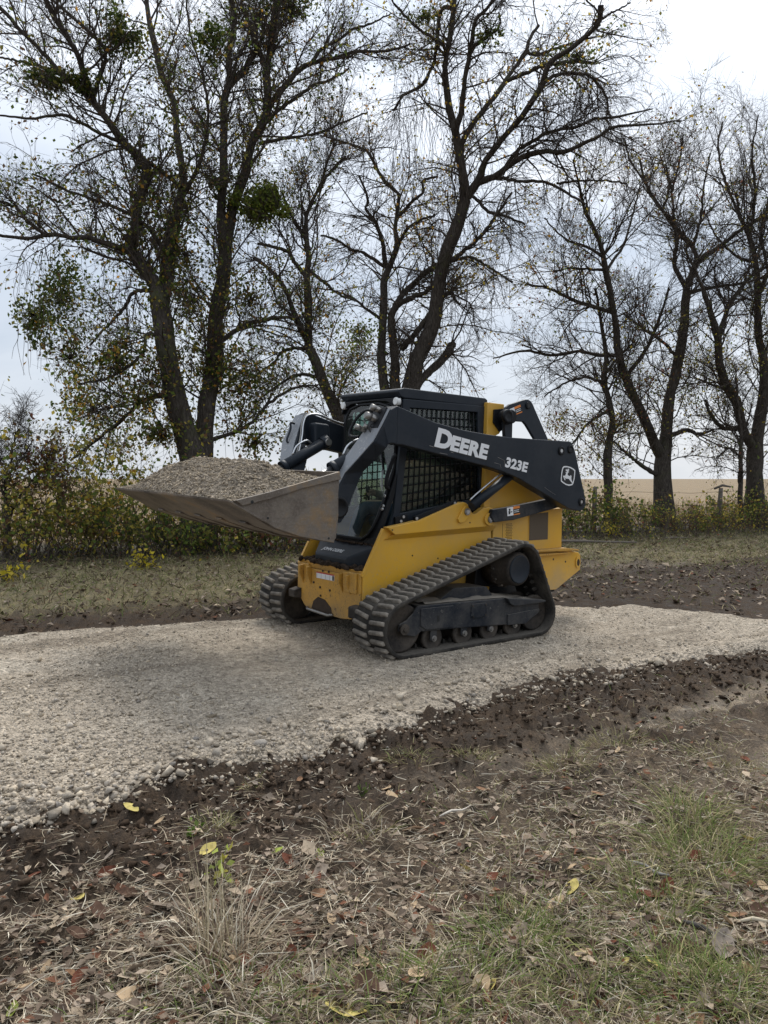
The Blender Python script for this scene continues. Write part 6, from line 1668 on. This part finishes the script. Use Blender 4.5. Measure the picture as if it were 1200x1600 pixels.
# tufts
def tuft(u, v, rad, n, hgt, pal, label, name='grass_tuft', up=1.0, group='grass tufts on the near verge', zz=-.04, wid=.004):
    x, y = gp(u, v, zz); z = float(z_top(np.array([x]), np.array([y]))[0])
    a = g.uniform(0, 2*np.pi, n); r = np.sqrt(g.random(n))*rad*(1+np.abs(g.normal(0,.35,n)))
    P = np.column_stack([x+np.cos(a)*r, y+np.sin(a)*r, np.zeros(n)]); P[:,2] = z_top(P[:,0], P[:,1])-.005
    D = np.column_stack([np.cos(a)*r/rad*.9+g.normal(0,.6,n), np.sin(a)*r/rad*.9+g.normal(0,.6,n), np.full(n, up)])
    L = g.uniform(.3,1.1,n)*hgt*.9; bd = np.column_stack([D[:,0]*.28, D[:,1]*.28, -np.abs(g.normal(.16,.1,n))])
    return blade_obj(name, [blades(P, D, L, g.uniform(.5,1.1,n)*wid, bd, palette(n, g, pal))], M['grass'], label, 'grass tuft', 'stuff', None, group, (x, y, z))
TU = [(345,1480,.085,260,.30,STRAW,'tall pale dry grass tuft in the left foreground'),(365,1560,.12,380,.14,STRAW+GR[:2],'dry grass mat at the foot of the tall dry tuft'),(560,1290,.10,240,.13,STRAW+GR[2:],'dry tuft in the churned mud at mid picture'),(340,1288,.06,120,.10,DRYG,'small yellowing tuft just below the gravel edge'),(395,1218,.04,90,.06,DRYG,'tiny tuft among the stones at the gravel edge'),(1095,1330,.16,620,.19,DRYG+GR[:1],'large yellowing tuft at the right edge of the verge'),(1080,1270,.10,300,.20,GR+DRYG[:1],'upright green tuft behind the large yellowing one'),(1020,1395,.12,420,.15,GR+DRYG,'green tuft left of the large yellowing one'),(1075,1525,.11,420,.15,GR,'fresh green tuft at bottom right'),(805,1470,.10,320,.15,GR,'upright green tuft at bottom centre'),(870,1445,.09,220,.11,GR+STRAW[:1],'short green tuft right of bottom centre'),(740,1540,.11,380,.14,GR+STRAW[:1],'spreading green tuft at the bottom, left of centre right'),(620,1580,.13,420,.15,GR+DRYG,'green grass clump at the bottom edge, centre'),(930,1560,.11,320,.13,GR+DRYG,'green grass clump at the bottom edge, right of centre'),(1170,1560,.12,360,.15,GR+DRYG,'grass clump in the bottom right corner'),(480,1575,.10,260,.12,GR+STRAW,'thin green blades at the bottom, left of centre'),(180,1580,.10,220,.08,STRAW+GR[:1],'sparse grass at the bottom left'),(880,1195,.10,220,.10,DRYG,'yellowing tuft on the mud at right of centre'),(960,1150,.14,260,.09,DRYG,'low dry tuft by the ruts at right'),(1130,1180,.14,260,.09,DRYG,'low dry grass near the right edge by the ruts'),(740,1165,.08,160,.09,DRYG,'small dry tuft beside the gravel right of mid picture'),(640,1170,.08,150,.08,DRYG,'small dry tuft against the gravel edge at mid picture'),(130,1400,.09,160,.06,STRAW,'matted straw on the dark mud at left')]
for q in TU: tuft(*q)
# seed stalks of the tall dry tuft
x, y = gp(345, 1480, -.04); n = 26
P = np.column_stack([x+g.normal(0,.04,n), y+g.normal(0,.03,n), np.full(n, float(z_ground(np.array([x]), np.array([y]))[0]))])
blade_obj('dry_stalks', [blades(P, np.column_stack([g.normal(0,.16,n), g.normal(0,.16,n), np.ones(n)]), g.uniform(.25,.46,n), np.full(n,.0035), g.normal(0,.04,(n,3)), palette(n, g, [((.46,.40,.28),1),((.38,.32,.21),1)]))], M['grass'], 'tall bleached stalks standing out of the dry tuft', 'dry stalks', None)
# loose green blades over the lower right
p = verge_points(26000, 1.5, 5.5); dn = (np.interp(p[:,0], NEAR[:,0], NEAR[:,1]) - p[:,1])*.79
pr = sstep(.8, 2.0, dn + p[:,0]*.5 + fbm(p[:,0], p[:,1], 1.5, 3)*.9); p = p[g.random(len(p)) < pr*.95]; n = len(p)
D = np.column_stack([g.normal(0,.6,n), g.normal(0,.6,n), np.full(n,.7)])
bl = blades(np.column_stack([p, zt(p)]), D, g.uniform(.02,.085,n), g.uniform(.0018,.0036,n), np.column_stack([D[:,0]*.3, D[:,1]*.3, -np.full(n,.15)]), palette(n, g, GR+DRYG+STRAW))
# grass strip on the far side
pb = np.zeros((0,2))
while len(pb) < 30000:
    q = np.column_stack([g.uniform(-8, 12, 60000), g.uniform(6.3, 20, 60000)])
    yg = np.interp(q[:,0], GRASS[:,0], GRASS[:,1]) + fbm(q[:,0], q[:,1], 1.3, 4)*.8
    row = 16.0+.47*q[:,0]
    dens_ = sstep(-1.6, .6, q[:,1]-yg)*(1-.6*sstep(-2.2,-.8,q[:,1]-row)) + .16*(q[:,1] > y_far(q[:,0])+.1)
    pb = np.vstack([pb, q[(g.random(len(q)) < dens_*.8) & (np.abs(q[:,0]) < .62*q[:,1]+.5) & (q[:,1] < row+.5) & (q[:,1] > y_far(q[:,0])+.05)]])
pb = pb[:30000]; n = len(pb)
D = np.column_stack([g.normal(0,.7,n), g.normal(0,.7,n), np.full(n,.8)])
bl2 = blades(np.column_stack([pb, zt(pb)]), D, g.uniform(.04,.15,n), g.uniform(.006,.011,n), np.column_stack([D[:,0]*.3, D[:,1]*.3, -np.full(n,.15)]), palette(n, g, [((.19,.195,.075),3),((.12,.15,.05),2),((.34,.285,.16),3.5),((.16,.12,.075),2.5),((.075,.055,.038),1.5)]))
blade_obj('verge_grass', [bl, bl2], M['grass'], 'thin short grass growing on both verges of the gravel road', 'grass')
# dry stubble at the near side of the field
q = np.column_stack([g.uniform(-14, 26, 30000), g.uniform(14, 45, 30000)]); row = 16.0+.47*q[:,0]
q = q[(q[:,1] > row+2.2) & (np.abs(q[:,0]) < .6*q[:,1]) & (g.random(len(q)) < np.exp(-(q[:,1]-row-2.2)/9))][:7000]; n = len(q)
D = np.column_stack([g.normal(0,.3,n), g.normal(0,.3,n), np.ones(n)])
blade_obj('field_stubble', [blades(np.column_stack([q, np.full(n, .03)]), D, g.uniform(.15,.55,n), g.uniform(.012,.022,n), g.normal(0,.08,(n,3)), palette(n, g, [((.30,.22,.13),3),((.20,.145,.085),2),((.38,.29,.17),1.5),((.14,.11,.06),1)]))], M['grass'], 'tan dry stubble of the field behind the fence line', 'stubble')
# small leaf litter on the far verge
q = np.column_stack([g.uniform(-8,11,16000), g.uniform(6.5,19,16000)]); q = q[(q[:,1] > y_far(q[:,0])+.1) & (np.abs(q[:,0]) < .62*q[:,1]) & (q[:,1] < 16+.47*q[:,0])][:7500]; n = len(q)
V, T, C = litter_leaves(q, g.gamma(5,.009,n)+.02, palette(n, g, LITP))
tag(obj('far_leaf_litter', big_mesh('far_leaf_litter', V, None, T, C), M['litter']), 'brown leaf litter over the grass strip below the trees', 'leaf litter', kind='stuff')
# green weeds in the mud
def weed(u, v, n, size, col, label):
    x, y = gp(u, v, -.04); z = float(z_ground(np.array([x]), np.array([y]))[0])
    P = np.column_stack([g.normal(0,size*.5,n), g.normal(0,size*.4,n), np.abs(g.normal(size*.6,size*.5,n))])
    V, q = leaf_quads(P, g.uniform(.6,1.2,n)*size*.75, g, -.3)
    rt = empty('small_weed', (x, y, z)); tag(rt, label, 'weed', 'small weeds on the verge')
    tag(obj('leaves', big_mesh('weed_leaves', V, q, None, np.repeat(palette(n, g, col), 4, 0)), M['leaf'], rt), kind='stuff')
    st, sr = grow(np.zeros((8,3)), np.column_stack([g.normal(0,.5,8), g.normal(0,.5,8), np.ones(8)]), np.full(8, size*1.2), np.full(8,.0025), 3, .15, 0, g); v_, q_ = tubes(st, sr, 4, g)
    tag(obj('stems', big_mesh('weed_stems', v_, q_), M['leaf'] if False else M['vine'], rt), kind='stuff')
weed(343,1368,22,.052,[((.36,.42,.10),3),((.42,.38,.08),2)],'lime-yellow broad-leaved seedling behind the tall dry tuft')
weed(305,1302,18,.035,[((.10,.16,.03),3),((.16,.22,.05),1)],'small bright green weed on the mud below the gravel edge')
weed(355,1395,12,.05,[((.30,.33,.10),2),((.40,.34,.10),1)],'pale green sprig at the foot of the lime-yellow seedling')
weed(565,1225,10,.04,[((.11,.15,.04),2)],'green shoot on the mud at mid picture')
# log on the far grass
x, y = gp(925, 850, .05); z = float(z_ground(np.array([x]), np.array([y]))[0])
m = MB(); m.tube(smooth_path([(-.95,0,.02),(-.4,.03,.03),(.2,-.02,.02),(.9,.05,.0)], 12), list(np.linspace(.032,.018,12)*np.random.default_rng(2).uniform(.8,1.2,12)), 8); o = m.build('fallen_log', M['wood']); o.location = (x, y, z+.03); tag(o, 'weathered grey pole lying in the grass right of the loader', 'log')
x, y = gp(1058, 842, .05); z = float(z_ground(np.array([x]), np.array([y]))[0])
m = MB(); m.tube(smooth_path([(-.25,0,.02),(0,.03,.03),(.28,-.02,.02)], 8), list(np.linspace(.028,.016,8)), 8); o = m.build('fallen_log', M['wood']); o.location = (x, y, z+.03); tag(o, 'short grey branch lying before the fork-trunked tree', 'log')
# clods of mud along both edges
g = np.random.default_rng(61)
x = g.uniform(-2.2, 3.4, 5000); dn = np.abs(g.normal(.25, .28, 5000)); y = np.interp(x, NEAR[:,0], NEAR[:,1]) - dn/.79
x2 = g.uniform(-4.5, 7.5, 5000); y2 = np.interp(x2, [-9,2,3.7,8], [4.2,9.0,9.0,9.5]) + g.uniform(-.2, 3.0, 5000)
p = np.column_stack([np.concatenate([x, x2]), np.concatenate([y, y2])]); ok = (inside(p[:,0], p[:,1]) < -.02) & (p[:,1] > 1.3) & ~((p[:,1] > 7.5) & (p[:,1] > np.interp(p[:,0], GRASS[:,0], GRASS[:,1])+.2)); p = p[ok]
sz = np.minimum(g.gamma(1.6,.0050,len(p))+.003, .030)
v, f, c = scatter_stones(np.column_stack([p, zt(p)+sz*.1]), sz, np.array([[.045,.031,.021]])*g.uniform(.7,2.2,(len(p),1)), ROCK7, g)
tag(obj('mud_clods', big_mesh('mud_clods', v, None, f, c), M['stone']), 'dark crumbled clods of wet mud along the road edges', 'mud', kind='stuff')
